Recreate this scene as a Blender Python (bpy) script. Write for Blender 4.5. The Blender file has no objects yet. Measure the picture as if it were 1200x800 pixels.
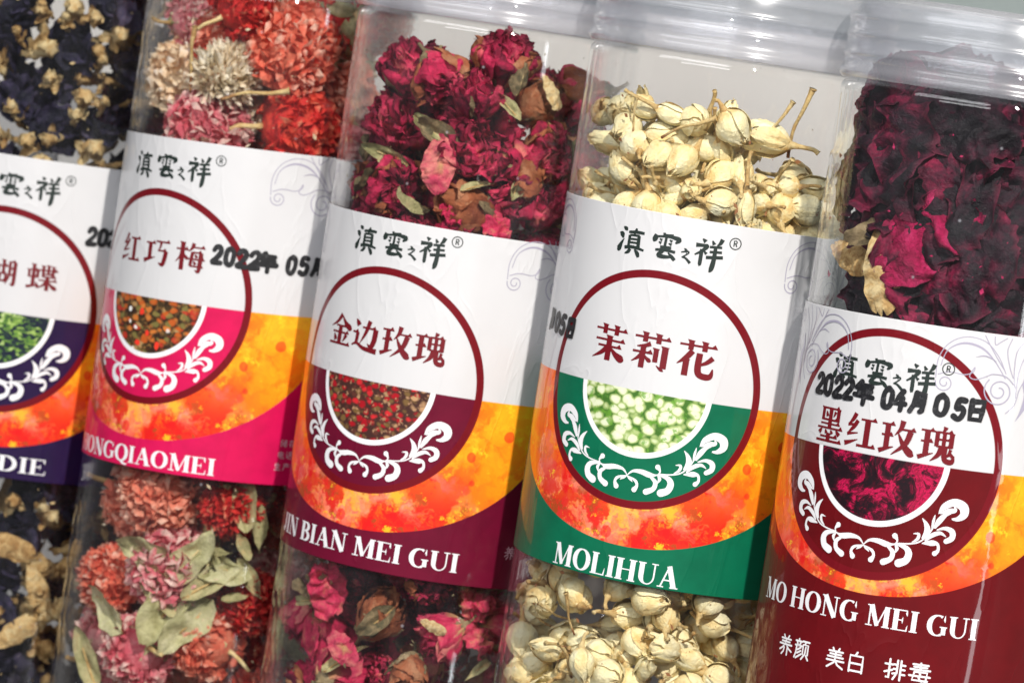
import bpy, math, random
import numpy as np
from mathutils import Vector, Matrix, Euler, noise

# ------------------------------------------------------------------ camera, world, lights
S = 0.035                       # one unit below = the radius of a jar, 35 mm
scene = bpy.context.scene
COL = scene.collection
F_PX = 4246.6
CAM = Vector((13.6006, -20.0697, 5.8705))
RM = Matrix(((0.782553, -0.599647, -0.167435), (0.604254, 0.796309, -0.027731), (0.149959, -0.079472, 0.985493)))
cam_data = bpy.data.cameras.new("camera")
cam = bpy.data.objects.new("camera", cam_data)
COL.objects.link(cam)
m = Matrix.Identity(4)
right, up, fwd = RM @ Vector((1, 0, 0)), RM @ Vector((0, 0, 1)), RM @ Vector((0, 1, 0))
for r_ in range(3):
    m[r_][0], m[r_][1], m[r_][2], m[r_][3] = right[r_], up[r_], -fwd[r_], CAM[r_] * S
cam.matrix_world = m
cam_data.sensor_width = 36
cam_data.lens = F_PX / 1200 * 36
cam_data.clip_start = 0.02
cam_data.clip_end = 50
cam_data.dof.use_dof = True
cam_data.dof.focus_distance = 22.9 * S
cam_data.dof.aperture_fstop = 28
scene.camera = cam

world = bpy.data.worlds.new("World")
scene.world = world
world.use_nodes = True
bg = world.node_tree.nodes["Background"]
bg.inputs[0].default_value = (0.86, 0.86, 0.92, 1)
bg.inputs[1].default_value = 0.11


def lamp(name, loc, target, sx, sy, power, color):
    d = bpy.data.lights.new(name, 'AREA')
    d.shape = 'RECTANGLE'
    d.size, d.size_y = sx * S, sy * S
    d.energy = power
    d.color = color
    o = bpy.data.objects.new(name, d)
    COL.objects.link(o)
    o.location = Vector(loc) * S
    o.rotation_euler = (Vector(target) - Vector(loc)).to_track_quat('-Z', 'Y').to_euler()
    return o


KEY_AZ = math.radians(-42.5)
lamp("key_lamp", (34 * math.cos(KEY_AZ), 34 * math.sin(KEY_AZ), 28), (0, 0, 4), 1.1, 1.1, 34, (1.0, 0.95, 0.89))
lamp("ceiling_light", (-2, -30, 24), (0, 0, 3), 34, 10, 9.5, (0.96, 0.975, 1.0))
lamp("front_fill", (6, -38, 13), (0, 0, 2), 26, 5, 5, (0.97, 0.98, 1.0))  # added soft fill, brightens the flowers below the labels
lamp("streak_strip", (17.3, -4.6, 2.5), (0, 0, 3), 0.9, 12, 0.5, (0.95, 0.97, 1.0))  # added upright strip, only there to reflect as vertical streaks on the jars

scene.view_settings.view_transform = 'Standard'
scene.view_settings.look = 'None'
scene.view_settings.exposure = -0.20
scene.view_settings.gamma = 1.0
scene.render.engine = 'CYCLES'
PI = math.pi
cy = scene.cycles
cy.max_bounces = 12
cy.transparent_max_bounces = 48
cy.transmission_bounces = 6
cy.diffuse_bounces = 4
cy.glossy_bounces = 5
cy.caustics_reflective = False
cy.caustics_refractive = False
cy.sample_clamp_indirect = 6
cy.use_denoising = True

JAR_X = [-6.054, -4.036, -2.022, 0.009, 2.013]
JAR_Y = [0.0, 0.0, -0.004, 0.007, -0.004]
PHI0 = [0.427, 0.027, 0.144, 0.301, 0.135]
RING_Z = [3.387, 3.744, 3.512, 3.835, 3.760]
SKEW = [0.004, 0.027, -0.012, -0.011, 0.017]
LABEL_TOP = [1.152, 1.139, 1.099, 1.142, 0.835]
LABEL_BOT = [-1.24, -1.234, -1.283, -1.25, -1.95]
LID_Z, LID_TOP = 6.03, 6.54


def at(px, py, jar, rho):
    """the point inside jar, rho from its axis on the near side, seen at this place in the picture"""
    d = right * ((px - 600) / F_PX) - up * ((py - 400) / F_PX) + fwd
    ox, oy = CAM.x - JAR_X[jar], CAM.y - JAR_Y[jar]
    a = d.x ** 2 + d.y ** 2
    b = ox * d.x + oy * d.y
    c = ox * ox + oy * oy - rho * rho
    t = (-b - math.sqrt(max(b * b - a * c, 0))) / a
    return CAM + d * t


def project(P):
    d = Vector(P) - CAM
    z = d.dot(fwd)
    return 600 + F_PX * d.dot(right) / z, 400 - F_PX * d.dot(up) / z


# ------------------------------------------------------------------ node helpers
def new_mat(name):
    mt = bpy.data.materials.new(name)
    mt.use_nodes = True
    nt = mt.node_tree
    nt.nodes.clear()
    out = nt.nodes.new('ShaderNodeOutputMaterial')
    return mt, nt, out


class G:
    """small expression helper over a node tree"""
    def __init__(self, nt):
        self.nt = nt

    def n(self, kind, **kw):
        nd = self.nt.nodes.new(kind)
        for k, v in kw.items():
            setattr(nd, k, v)
        return nd

    def put(self, sock, v):
        if isinstance(v, bpy.types.NodeSocket):
            self.nt.links.new(v, sock)
        elif v is not None:
            if isinstance(v, (tuple, list)) and len(v) == 3 and sock.type == 'RGBA':
                v = (*v, 1)
            sock.default_value = v

    def m(self, op, a, b=None, c=None):
        nd = self.n('ShaderNodeMath', operation=op)
        self.put(nd.inputs[0], a)
        if b is not None: self.put(nd.inputs[1], b)
        if c is not None: self.put(nd.inputs[2], c)
        return nd.outputs[0]

    def sstep(self, x, lo, hi):
        nd = self.n('ShaderNodeMapRange', interpolation_type='SMOOTHSTEP')
        self.put(nd.inputs[0], x); self.put(nd.inputs[1], lo); self.put(nd.inputs[2], hi)
        return nd.outputs[0]

    def mix(self, f, a, b, blend='MIX'):
        nd = self.n('ShaderNodeMix', data_type='RGBA', blend_type=blend)
        self.put(nd.inputs[0], f); self.put(nd.inputs[6], a); self.put(nd.inputs[7], b)
        return nd.outputs[2]

    def ramp(self, x, stops, interp='LINEAR'):
        nd = self.n('ShaderNodeValToRGB')
        cr = nd.color_ramp
        cr.interpolation = interp
        while len(cr.elements) < len(stops): cr.elements.new(0.5)
        for e, (p, c) in zip(cr.elements, stops):
            e.position = p; e.color = (*c, 1)
        self.put(nd.inputs[0], x)
        return nd.outputs[0]

    def noise(self, vec, scale, detail=3, rough=0.55, dist=0.0, col=False):
        nd = self.n('ShaderNodeTexNoise')
        self.put(nd.inputs['Vector'], vec)
        nd.inputs['Scale'].default_value = scale
        nd.inputs['Detail'].default_value = detail
        nd.inputs['Roughness'].default_value = rough
        nd.inputs['Distortion'].default_value = dist
        return nd.outputs[1 if col else 0]

    def voro(self, vec, scale, feature='F1', rnd=1.0):
        nd = self.n('ShaderNodeTexVoronoi', feature=feature)
        self.put(nd.inputs['Vector'], vec)
        nd.inputs['Scale'].default_value = scale
        nd.inputs['Randomness'].default_value = rnd
        return nd

    def scalev(self, vec, s):
        nd = self.n('ShaderNodeMapping')
        self.put(nd.inputs[0], vec)
        nd.inputs['Scale'].default_value = s if isinstance(s, tuple) else (s, s, s)
        return nd.outputs[0]

    def addv(self, a, b):
        nd = self.n('ShaderNodeVectorMath', operation='ADD')
        self.put(nd.inputs[0], a); self.put(nd.inputs[1], b)
        return nd.outputs[0]

    def bump(self, h, strength, dist):
        nd = self.n('ShaderNodeBump')
        nd.inputs['Strength'].default_value = strength
        nd.inputs['Distance'].default_value = dist
        self.put(nd.inputs['Height'], h)
        return nd.outputs[0]


def principled(g, color, rough=0.5, coat=0.0, coat_rough=0.05, normal=None, spec=0.5):
    b = g.n('ShaderNodeBsdfPrincipled')
    g.put(b.inputs['Base Color'], color)
    g.put(b.inputs['Roughness'], rough)
    b.inputs['Coat Weight'].default_value = coat
    b.inputs['Coat Roughness'].default_value = coat_rough
    b.inputs['Specular IOR Level'].default_value = spec
    if normal is not None: g.put(b.inputs['Normal'], normal)
    return b


def simple_mat(name, color, rough=0.5, coat=0.0, coat_rough=0.05):
    mt, nt, out = new_mat(name)
    g = G(nt)
    b = principled(g, color, rough, coat, coat_rough)
    nt.links.new(b.outputs[0], out.inputs[0])
    return mt


def clear_plastic(name, haze, tint=(0.995, 0.996, 0.998), rough=0.03, scratch=True, milk=(0.75, 0.77, 0.84)):
    """thin clear plastic: schlick reflection over a transparent wall with a trace of milkiness"""
    mt, nt, out = new_mat(name)
    g = G(nt)
    tc = g.n('ShaderNodeTexCoord')
    co = g.scalev(tc.outputs['Object'], 1 / S)
    lw = g.n('ShaderNodeLayerWeight')
    lw.inputs[0].default_value = 0.5
    f5 = g.m('POWER', lw.outputs['Facing'], 4.2)
    fac = g.m('ADD', g.m('MULTIPLY', f5, 0.93), 0.034)
    nrm = g.bump(g.noise(g.scalev(co, (1, 1, 0.35)), 2.3, 2), 0.12, 0.02 * S)
    tr = g.n('ShaderNodeBsdfTransparent'); tr.inputs[0].default_value = (*tint, 1)
    gl = g.n('ShaderNodeBsdfGlossy'); gl.inputs['Roughness'].default_value = rough
    gl.inputs[0].default_value = (1, 1, 1, 1)
    g.put(gl.inputs['Normal'], nrm)
    df = g.n('ShaderNodeBsdfDiffuse'); df.inputs[0].default_value = (*milk, 1)
    tl = g.n('ShaderNodeBsdfTranslucent'); tl.inputs[0].default_value = (*milk, 1)
    md = g.n('ShaderNodeMixShader'); md.inputs[0].default_value = 0.5
    nt.links.new(df.outputs[0], md.inputs[1]); nt.links.new(tl.outputs[0], md.inputs[2])
    hz = haze
    if scratch:
        sc = g.noise(g.scalev(co, (1.2, 1.2, 0.5)), 3.0, 6, 0.7)
        hz = g.m('MULTIPLY', g.sstep(sc, 0.35, 0.75), haze * 2)
        dz = g.voro(co, 5.0)
        dk = g.n('ShaderNodeSeparateColor'); nt.links.new(dz.outputs['Color'], dk.inputs[0])
        hz = g.m('ADD', hz, g.m('MULTIPLY', g.m('MULTIPLY', g.sstep(dz.outputs['Distance'], 0.075, 0.03), g.sstep(dk.outputs[0], 0.72, 0.76)), 0.35))
        wp = g.sstep(g.noise(g.scalev(co, (0.8, 0.8, 3.0)), 4.0, 7, 0.8), 0.60, 0.72)
        hz = g.m('ADD', hz, g.m('MULTIPLY', wp, 0.035))
    m1 = g.n('ShaderNodeMixShader'); g.put(m1.inputs[0], hz)
    nt.links.new(tr.outputs[0], m1.inputs[1]); nt.links.new(md.outputs[0], m1.inputs[2])
    m2 = g.n('ShaderNodeMixShader'); g.put(m2.inputs[0], fac)
    nt.links.new(m1.outputs[0], m2.inputs[1]); nt.links.new(gl.outputs[0], m2.inputs[2])
    nt.links.new(m2.outputs[0], out.inputs[0])
    return mt


# ------------------------------------------------------------------ mesh helpers
def mk_mesh(name, verts, faces, mat, smooth=True, uv=None, cols=None):
    me = bpy.data.meshes.new(name)
    me.from_pydata([tuple(c * S for c in v) for v in verts], [], faces)
    if mat: me.materials.append(mat)
    if smooth:
        me.polygons.foreach_set('use_smooth', [True] * len(me.polygons))
    if uv is not None:
        l = me.uv_layers.new(name='uv')
        idx = np.zeros(len(me.loops), dtype=np.int32)
        me.loops.foreach_get('vertex_index', idx)
        l.data.foreach_set('uv', np.array(uv, dtype=np.float32)[idx].ravel())
    if cols is not None:
        a = me.attributes.new('tone', 'FLOAT', 'POINT')
        a.data.foreach_set('value', np.array(cols, dtype=np.float32))
    me.update()
    return me


def link(name, data, parent=None, mtx=None):
    o = bpy.data.objects.new(name, data)
    COL.objects.link(o)
    if parent: o.parent = parent
    if mtx is not None: o.matrix_local = mtx
    return o


def revolve(profile, n=128, closed=True):
    """profile: (r, z) list; closed loops back to its start"""
    V, Fc = [], []
    k = len(profile)
    for i in range(n):
        a = 2 * math.pi * i / n
        for r, z in profile: V.append((r * math.sin(a), -r * math.cos(a), z))
    for i in range(n):
        j = (i + 1) % n
        for q in range(k if closed else k - 1):
            w = (q + 1) % k
            Fc.append((i * k + q, j * k + q, j * k + w, i * k + w))
    return V, Fc


# ------------------------------------------------------------------ strokes and writing
def catmull(pts, n=6):
    if len(pts) < 3: return list(pts)
    out = []
    P = [pts[0]] + list(pts) + [pts[-1]]
    for i in range(1, len(P) - 2):
        a, b, c, d = (np.array(P[i + q], float) for q in (-1, 0, 1, 2))
        for s in range(n):
            t = s / n
            out.append(tuple(0.5 * ((2 * b) + (c - a) * t + (2 * a - 5 * b + 4 * c - d) * t * t + (3 * b - a - 3 * c + d) * t ** 3)))
    out.append(tuple(pts[-1]))
    return out


def ribbon(pts, cap='flat', smooth=False, step=0.05):
    """(x, y, width) polyline -> list of small polygons in the label plane"""
    if smooth: pts = catmull(pts)
    q = []
    for a, b in zip(pts[:-1], pts[1:]):
        L = math.hypot(b[0] - a[0], b[1] - a[1])
        k = max(1, int(L / step))
        for s in range(k): q.append(tuple(a[j] + (b[j] - a[j]) * s / k for j in range(3)))
    q.append(tuple(pts[-1]))
    pts = q
    n = len(pts)
    Lf, Rt = [], []
    for i in range(n):
        a, b = pts[max(i - 1, 0)], pts[min(i + 1, n - 1)]
        dx, dy = b[0] - a[0], b[1] - a[1]
        L = math.hypot(dx, dy) or 1e-9
        nx, ny = -dy / L, dx / L
        w = max(pts[i][2], 0.0) / 2
        Lf.append((pts[i][0] + nx * w, pts[i][1] + ny * w)); Rt.append((pts[i][0] - nx * w, pts[i][1] - ny * w))
    polys = [[Lf[i], Rt[i], Rt[i + 1], Lf[i + 1]] for i in range(n - 1)]
    if cap == 'round':
        for e in (0, n - 1):
            w = pts[e][2] / 2
            if w > 0.004:
                polys.append([(pts[e][0] + w * math.cos(t * math.pi / 6), pts[e][1] + w * math.sin(t * math.pi / 6)) for t in range(12)])
    return polys


class Print:
    """collects printed shapes for one label; every stroke sits a hair above the last so nothing is coplanar"""
    def __init__(self, jar, base):
        self.V, self.F, self.k, self.jar, self.base = [], [], 0, jar, base

    def add(self, polys):
        j = self.jar
        ca, sa = math.cos(SKEW[j]), math.sin(SKEW[j])
        for p in polys:
            # orientation: keep the face pointing outwards
            A = sum(p[i][0] * p[(i + 1) % len(p)][1] - p[(i + 1) % len(p)][0] * p[i][1] for i in range(len(p)))
            if abs(A) < 1e-9: continue
            if A < 0: p = p[::-1]
            r = self.base + 0.00012 * (self.k % 24)
            i0 = len(self.V)
            for u, v in p:
                ph = u * ca - v * sa + PHI0[j]
                z = u * sa + v * ca + RING_Z[j]
                self.V.append((r * math.sin(ph), -r * math.cos(ph), z))
            self.F.append(tuple(range(i0, i0 + len(p))))
        self.k += 1

    def stroke(self, pts, cap='flat', smooth=False):
        for a in [pts]:
            rb = ribbon(a, cap, smooth)
            body = [p for p in rb if len(p) == 4]
            self.add(body)
            for p in rb:
                if len(p) != 4: self.add([p])

    def build(self, name, mat, parent):
        return link(name, mk_mesh(name, self.V, self.F, mat, smooth=False), parent)


def H(x0, y, x1, t=5.5):
    return [('f', [(x0, y, t), (x1, y, t)]), ('p', [(x1 - 14, y), (x1 - 4, y - 10), (x1 + 4, y + t / 2), (x1 - 6, y + t / 2)])]


def V(x, y0, y1, w=14):
    return [('f', [(x, y0, w), (x, y1, w)]), ('p', [(x - w / 2 - 5, y0 - 2), (x + w / 2 + 3, y0), (x + w / 2, y0 + 5), (x - w / 2, y0 + 7)])]


def C(*pts):
    return [('c', list(pts))]


def L_(*pts):
    return [('f', list(pts))]


def leftfall(x0, y0, x1, y1, w=13, bow=0.12):
    mx, my = (x0 + x1) / 2 + (y1 - y0) * bow, (y0 + y1) / 2 - (x1 - x0) * bow * 0.6
    return [('c', [(x0, y0, w), (mx, my, w * 0.75), (x1, y1, 1.5)])]


def rightfall(x0, y0, x1, y1, w=16, bow=0.10):
    mx, my = x0 + (x1 - x0) * 0.5 - (y1 - y0) * bow, y0 + (y1 - y0) * 0.55
    return [('c', [(x0, y0, 3), (mx, my, w * 0.7), (x0 + (x1 - x0) * .86, y0 + (y1 - y0) * .88, w), (x1 + 3, y1 - 1, 4)])]


def dot(x0, y0, x1, y1, w=13):
    return [('c', [(x0, y0, 2), ((x0 + x1) / 2, (y0 + y1) / 2, w * .8), (x1, y1, w)])]


GRASS = H(3, 15, 97) + V(32, 2, 28, 12) + V(68, 2, 28, 12)
JADE = H(3, 16, 38) + H(5, 46, 36) + V(21, 16, 82, 13) + C((1, 92, 11), (20, 84, 8), (42, 76, 2))
BUG = V(6, 25, 54, 8) + H(6, 26, 36) + V(35, 26, 54, 9) + H(6, 52, 36) + V(21, 3, 86, 11) + C((0, 92, 10), (20, 87, 7), (40, 80, 2)) + dot(30, 70, 40, 92, 11)
HANZI = {
    '红': C((30, 3, 11), (22, 20, 10), (8, 37, 3)) + L_((7, 37, 8), (38, 33, 4)) + C((38, 22, 10), (26, 42, 10), (8, 62, 3)) + L_((7, 63, 8), (42, 56, 3)) + C((2, 90, 12), (20, 84, 8), (44, 74, 2)) + H(48, 17, 95) + V(70, 17, 88, 15) + H(42, 90, 98, 6),
    '巧': H(4, 22, 42) + V(23, 22, 74, 14) + C((0, 84, 12), (22, 76, 8), (46, 68, 2)) + H(46, 14, 98) + leftfall(66, 14, 56, 46, 9) + H(56, 44, 88) + C((88, 44, 14), (85, 68, 14), (78, 90, 12), (62, 86, 2)),
    '梅': H(2, 26, 42) + V(23, 2, 97, 14) + leftfall(21, 30, 1, 72, 10) + rightfall(26, 34, 42, 58, 10) + leftfall(60, 2, 44, 32, 12) + H(54, 16, 96) + L_((58, 32, 10), (53, 80, 10)) + H(57, 33, 88) + C((87, 33, 13), (85, 70, 13), (82, 96, 10), (70, 92, 2)) + H(42, 56, 98) + H(52, 80, 94) + dot(66, 38, 74, 50, 9) + dot(63, 61, 71, 74, 9),
    '金': leftfall(50, 2, 2, 44, 12) + rightfall(50, 4, 98, 44, 16) + H(28, 38, 74) + H(14, 58, 88) + V(50, 38, 92, 15) + dot(22, 64, 33, 84, 13) + C((80, 62, 13), (74, 74, 8), (66, 86, 2)) + H(4, 93, 98, 6),
    '边': H(36, 26, 86) + C((87, 26, 15), (85, 60, 15), (76, 82, 12), (62, 74, 2)) + leftfall(62, 3, 32, 78, 13, .05) + dot(8, 4, 22, 22, 14) + H(0, 44, 22) + L_((20, 44, 11), (18, 78, 10)) + C((1, 86, 4), (20, 78, 7), (50, 90, 10), (98, 93, 14)),
    '玫': JADE + leftfall(62, 1, 42, 44, 13) + H(56, 25, 97) + C((86, 28, 14), (74, 64, 12), (38, 98, 2)) + C((50, 34, 3), (68, 66, 12), (90, 88, 17), (101, 93, 4)),
    '瑰': JADE + leftfall(68, 0, 60, 14, 11) + V(48, 15, 56, 10) + H(48, 16, 88) + V(87, 16, 56, 11) + V(67, 16, 56, 9) + H(48, 36, 88) + H(48, 55, 88) + C((62, 56, 12), (56, 78, 11), (36, 98, 2)) + C((72, 56, 12), (72, 80, 12), (78, 93, 12), (94, 93, 12), (98, 76, 3)) + C((88, 60, 8), (84, 72, 6), (78, 79, 3)) + L_((78, 80, 6), (92, 76, 4)) + dot(88, 68, 95, 82, 8),
    '茉': GRASS + H(6, 44, 94) + H(16, 61, 86) + V(50, 32, 100, 15) + C((46, 62, 12), (30, 80, 10), (2, 97, 2)) + rightfall(54, 62, 97, 94, 17),
    '莉': GRASS + C((48, 31, 11), (34, 38, 8), (12, 43, 3)) + H(2, 57, 54) + V(30, 40, 100, 13) + C((28, 60, 10), (18, 74, 8), (1, 87, 2)) + rightfall(32, 62, 52, 80, 10) + V(65, 42, 80, 12) + V(88, 34, 94, 15) + C((88, 94, 14), (82, 96, 8), (70, 88, 2)),
    '花': GRASS + C((38, 30, 13), (24, 50, 12), (2, 70, 2)) + V(25, 54, 100, 14) + C((92, 42, 12), (76, 58, 9), (48, 72, 2)) + C((57, 34, 14), (57, 78, 15), (66, 94, 14), (90, 94, 13), (95, 72, 3)),
    '墨': V(20, 3, 40, 10) + H(20, 5, 80) + V(79, 4, 40, 11) + H(22, 37, 78) + V(50, 5, 60, 12) + dot(32, 13, 38, 28, 9) + C((68, 12, 9), (65, 20, 6), (61, 28, 2)) + H(14, 48, 86, 4.5) + H(3, 60, 97, 5) + dot(22, 63, 12, 76, 11) + dot(36, 64, 41, 75, 9) + dot(57, 64, 63, 75, 9) + dot(76, 63, 90, 76, 11) + H(18, 84, 82, 5) + V(50, 74, 95, 12) + H(2, 96, 98, 6),
    '蝴': BUG + H(40, 28, 68) + V(54, 5, 56, 10) + V(43, 56, 90, 9) + H(43, 57, 64) + V(64, 56, 90, 9) + H(43, 85, 64) + C((75, 8, 9), (75, 60, 9), (64, 98, 2)) + H(75, 10, 93) + C((93, 10, 12), (93, 80, 12), (90, 96, 10), (80, 92, 2)) + H(75, 36, 92) + H(75, 60, 92),
    '蝶': BUG + H(38, 23, 99) + V(53, 6, 47, 9) + V(70, 3, 38, 9) + V(86, 6, 47, 9) + H(53, 38, 86) + H(50, 48, 95) + H(40, 62, 99) + V(69, 48, 100, 12) + leftfall(66, 64, 38, 93, 10) + rightfall(72, 64, 100, 92, 13),
}
LATIN = {
    'A': (88, [[(12, 99, 7), (44, 0, 7)], [(43, 0, 22), (74, 99, 24)], [(24, 66, 6), (62, 66, 6)], [(-2, 98, 5), (28, 98, 5)], [(56, 98, 5), (94, 98, 5)]], []),
    'B': (76, [[(18, 0, 23), (18, 100, 23)], [(0, 2.5, 5), (34, 2.5, 5)], [(0, 97.5, 5), (34, 97.5, 5)], [(20, 48, 5), (44, 48, 5)]], [(30, 25, 29, 22.5, -90, 90, 5, 21), (32, 73, 33, 24.5, -90, 90, 5, 22)]),
    'D': (86, [[(18, 0, 23), (18, 100, 23)], [(0, 2.5, 5), (34, 2.5, 5)], [(0, 97.5, 5), (34, 97.5, 5)]], [(30, 50, 43, 47.5, -90, 90, 5, 23)]),
    'E': (76, [[(18, 0, 23), (18, 100, 23)], [(0, 2.5, 5), (68, 2.5, 5)], [(0, 97.5, 5), (70, 97.5, 5)], [(20, 49, 5), (48, 49, 5)], [(66, 0, 3), (65, 16, 9), (68, 28, 1)][::-1], [(69, 100, 8), (73, 70, 1)], [(49, 33, 1), (48, 49, 7), (49, 65, 1)]], []),
    'G': (92, [[(76, 58, 21), (76, 92, 21)], [(58, 56, 5), (92, 56, 5)], [(78, 0, 2), (77, 20, 9), (80, 33, 1)]], [(48, 50, 37, 47.5, 60, 300, 5, 24)]),
    'H': (96, [[(18, 0, 23), (18, 100, 23)], [(78, 0, 23), (78, 100, 23)], [(28, 49, 5), (68, 49, 5)], [(0, 2.5, 5), (36, 2.5, 5)], [(0, 97.5, 5), (36, 97.5, 5)], [(60, 2.5, 5), (96, 2.5, 5)], [(60, 97.5, 5), (96, 97.5, 5)]], []),
    'I': (36, [[(18, 0, 23), (18, 100, 23)], [(0, 2.5, 5), (36, 2.5, 5)], [(0, 97.5, 5), (36, 97.5, 5)]], []),
    'J': (52, [[(34, 0, 22), (34, 80, 22), (26, 96, 8), (14, 98, 5)], [(16, 2.5, 5), (52, 2.5, 5)], [(12, 76, 20), (12, 94, 14)]], []),
    'L': (74, [[(18, 0, 23), (18, 100, 23)], [(0, 2.5, 5), (36, 2.5, 5)], [(0, 97.5, 5), (68, 97.5, 5)], [(67, 100, 8), (71, 64, 1)]], []),
    'M': (112, [[(16, 2, 7), (16, 98, 7)], [(20, 0, 24), (54, 96, 18)], [(54, 96, 6), (88, 2, 6)], [(94, 0, 23), (94, 100, 23)], [(2, 2.5, 5), (28, 2.5, 5)], [(0, 97.5, 5), (32, 97.5, 5)], [(84, 2.5, 5), (112, 2.5, 5)], [(76, 97.5, 5), (112, 97.5, 5)]], []),
    'N': (92, [[(15, 2, 7), (15, 98, 7)], [(16, 0, 25), (74, 99, 23)], [(79, 0, 7), (79, 98, 7)], [(0, 2.5, 5), (24, 2.5, 5)], [(0, 97.5, 5), (32, 97.5, 5)], [(64, 2.5, 5), (94, 2.5, 5)]], []),
    'O': (92, [], [(46, 50, 36, 47.5, 0, 360, 5, 24)]),
    'Q': (92, [[(36, 92, 6), (58, 108, 15), (84, 116, 8), (92, 106, 2)]], [(46, 50, 36, 47.5, 0, 360, 5, 24)]),
    'U': (92, [[(18, 0, 23), (18, 62, 23)], [(77, 0, 7), (77, 62, 7)], [(0, 2.5, 5), (36, 2.5, 5)], [(62, 2.5, 5), (92, 2.5, 5)]], 'U'),
}


def draw_hanzi(pr, ch, u0, v1, size, w=None, bold=1.22):
    """u0 left, v1 top, size height"""
    w = w or size
    fx, fy = w / 100, size / 100
    T = lambda p: (u0 + p[0] * fx, v1 - p[1] * fy) + ((p[2] * fy * (1.1 if p[2] < 6 else bold),) if len(p) > 2 else ())
    for kind, pts in HANZI[ch]:
        if kind == 'p': pr.add([[T(p) for p in pts]])
        else: pr.stroke([T(p) for p in pts], 'flat', kind == 'c')


def latin_shapes(ch):
    w, st, arcs = LATIN[ch]
    out = [list(s) for s in st]
    if arcs == 'U':
        pts = []
        for i in range(17):
            a = math.radians(180 - 180 * i / 16)
            c = math.cos(a)
            pts.append((47.5 + 29.5 * c, 62 + 36 * math.sin(a), 5 + (18 if c < 0 else 2) * c * c))
        out.append(pts)
    else:
        for cx, cy_, rx, ry, a0, a1, t0, t1 in arcs:
            n = max(8, int(abs(a1 - a0) / 12))
            pts = []
            for i in range(n + 1):
                a = math.radians(a0 + (a1 - a0) * i / n)
                pts.append((cx + rx * math.cos(a), cy_ - ry * math.sin(a), t0 + (t1 - t0) * abs(math.cos(a)) ** 1.3))
            out.append(pts)
    return w, out


def draw_latin(pr, text, u0, u1, v0, v1, sag=0.0):
    widths = [34 if c == ' ' else latin_shapes(c)[0] + 7 for c in text]
    tot = sum(widths)
    fx, fy = (u1 - u0) / tot, (v1 - v0) / 100
    x = 0
    for c, w in zip(text, widths):
        if c != ' ':
            for s in latin_shapes(c)[1]:
                pts = [(u0 + (x + p[0]) * fx, v1 - p[1] * fy, p[2] * (fx + fy) / 2) for p in s]
                pr.stroke(pts)
        x += w


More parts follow.
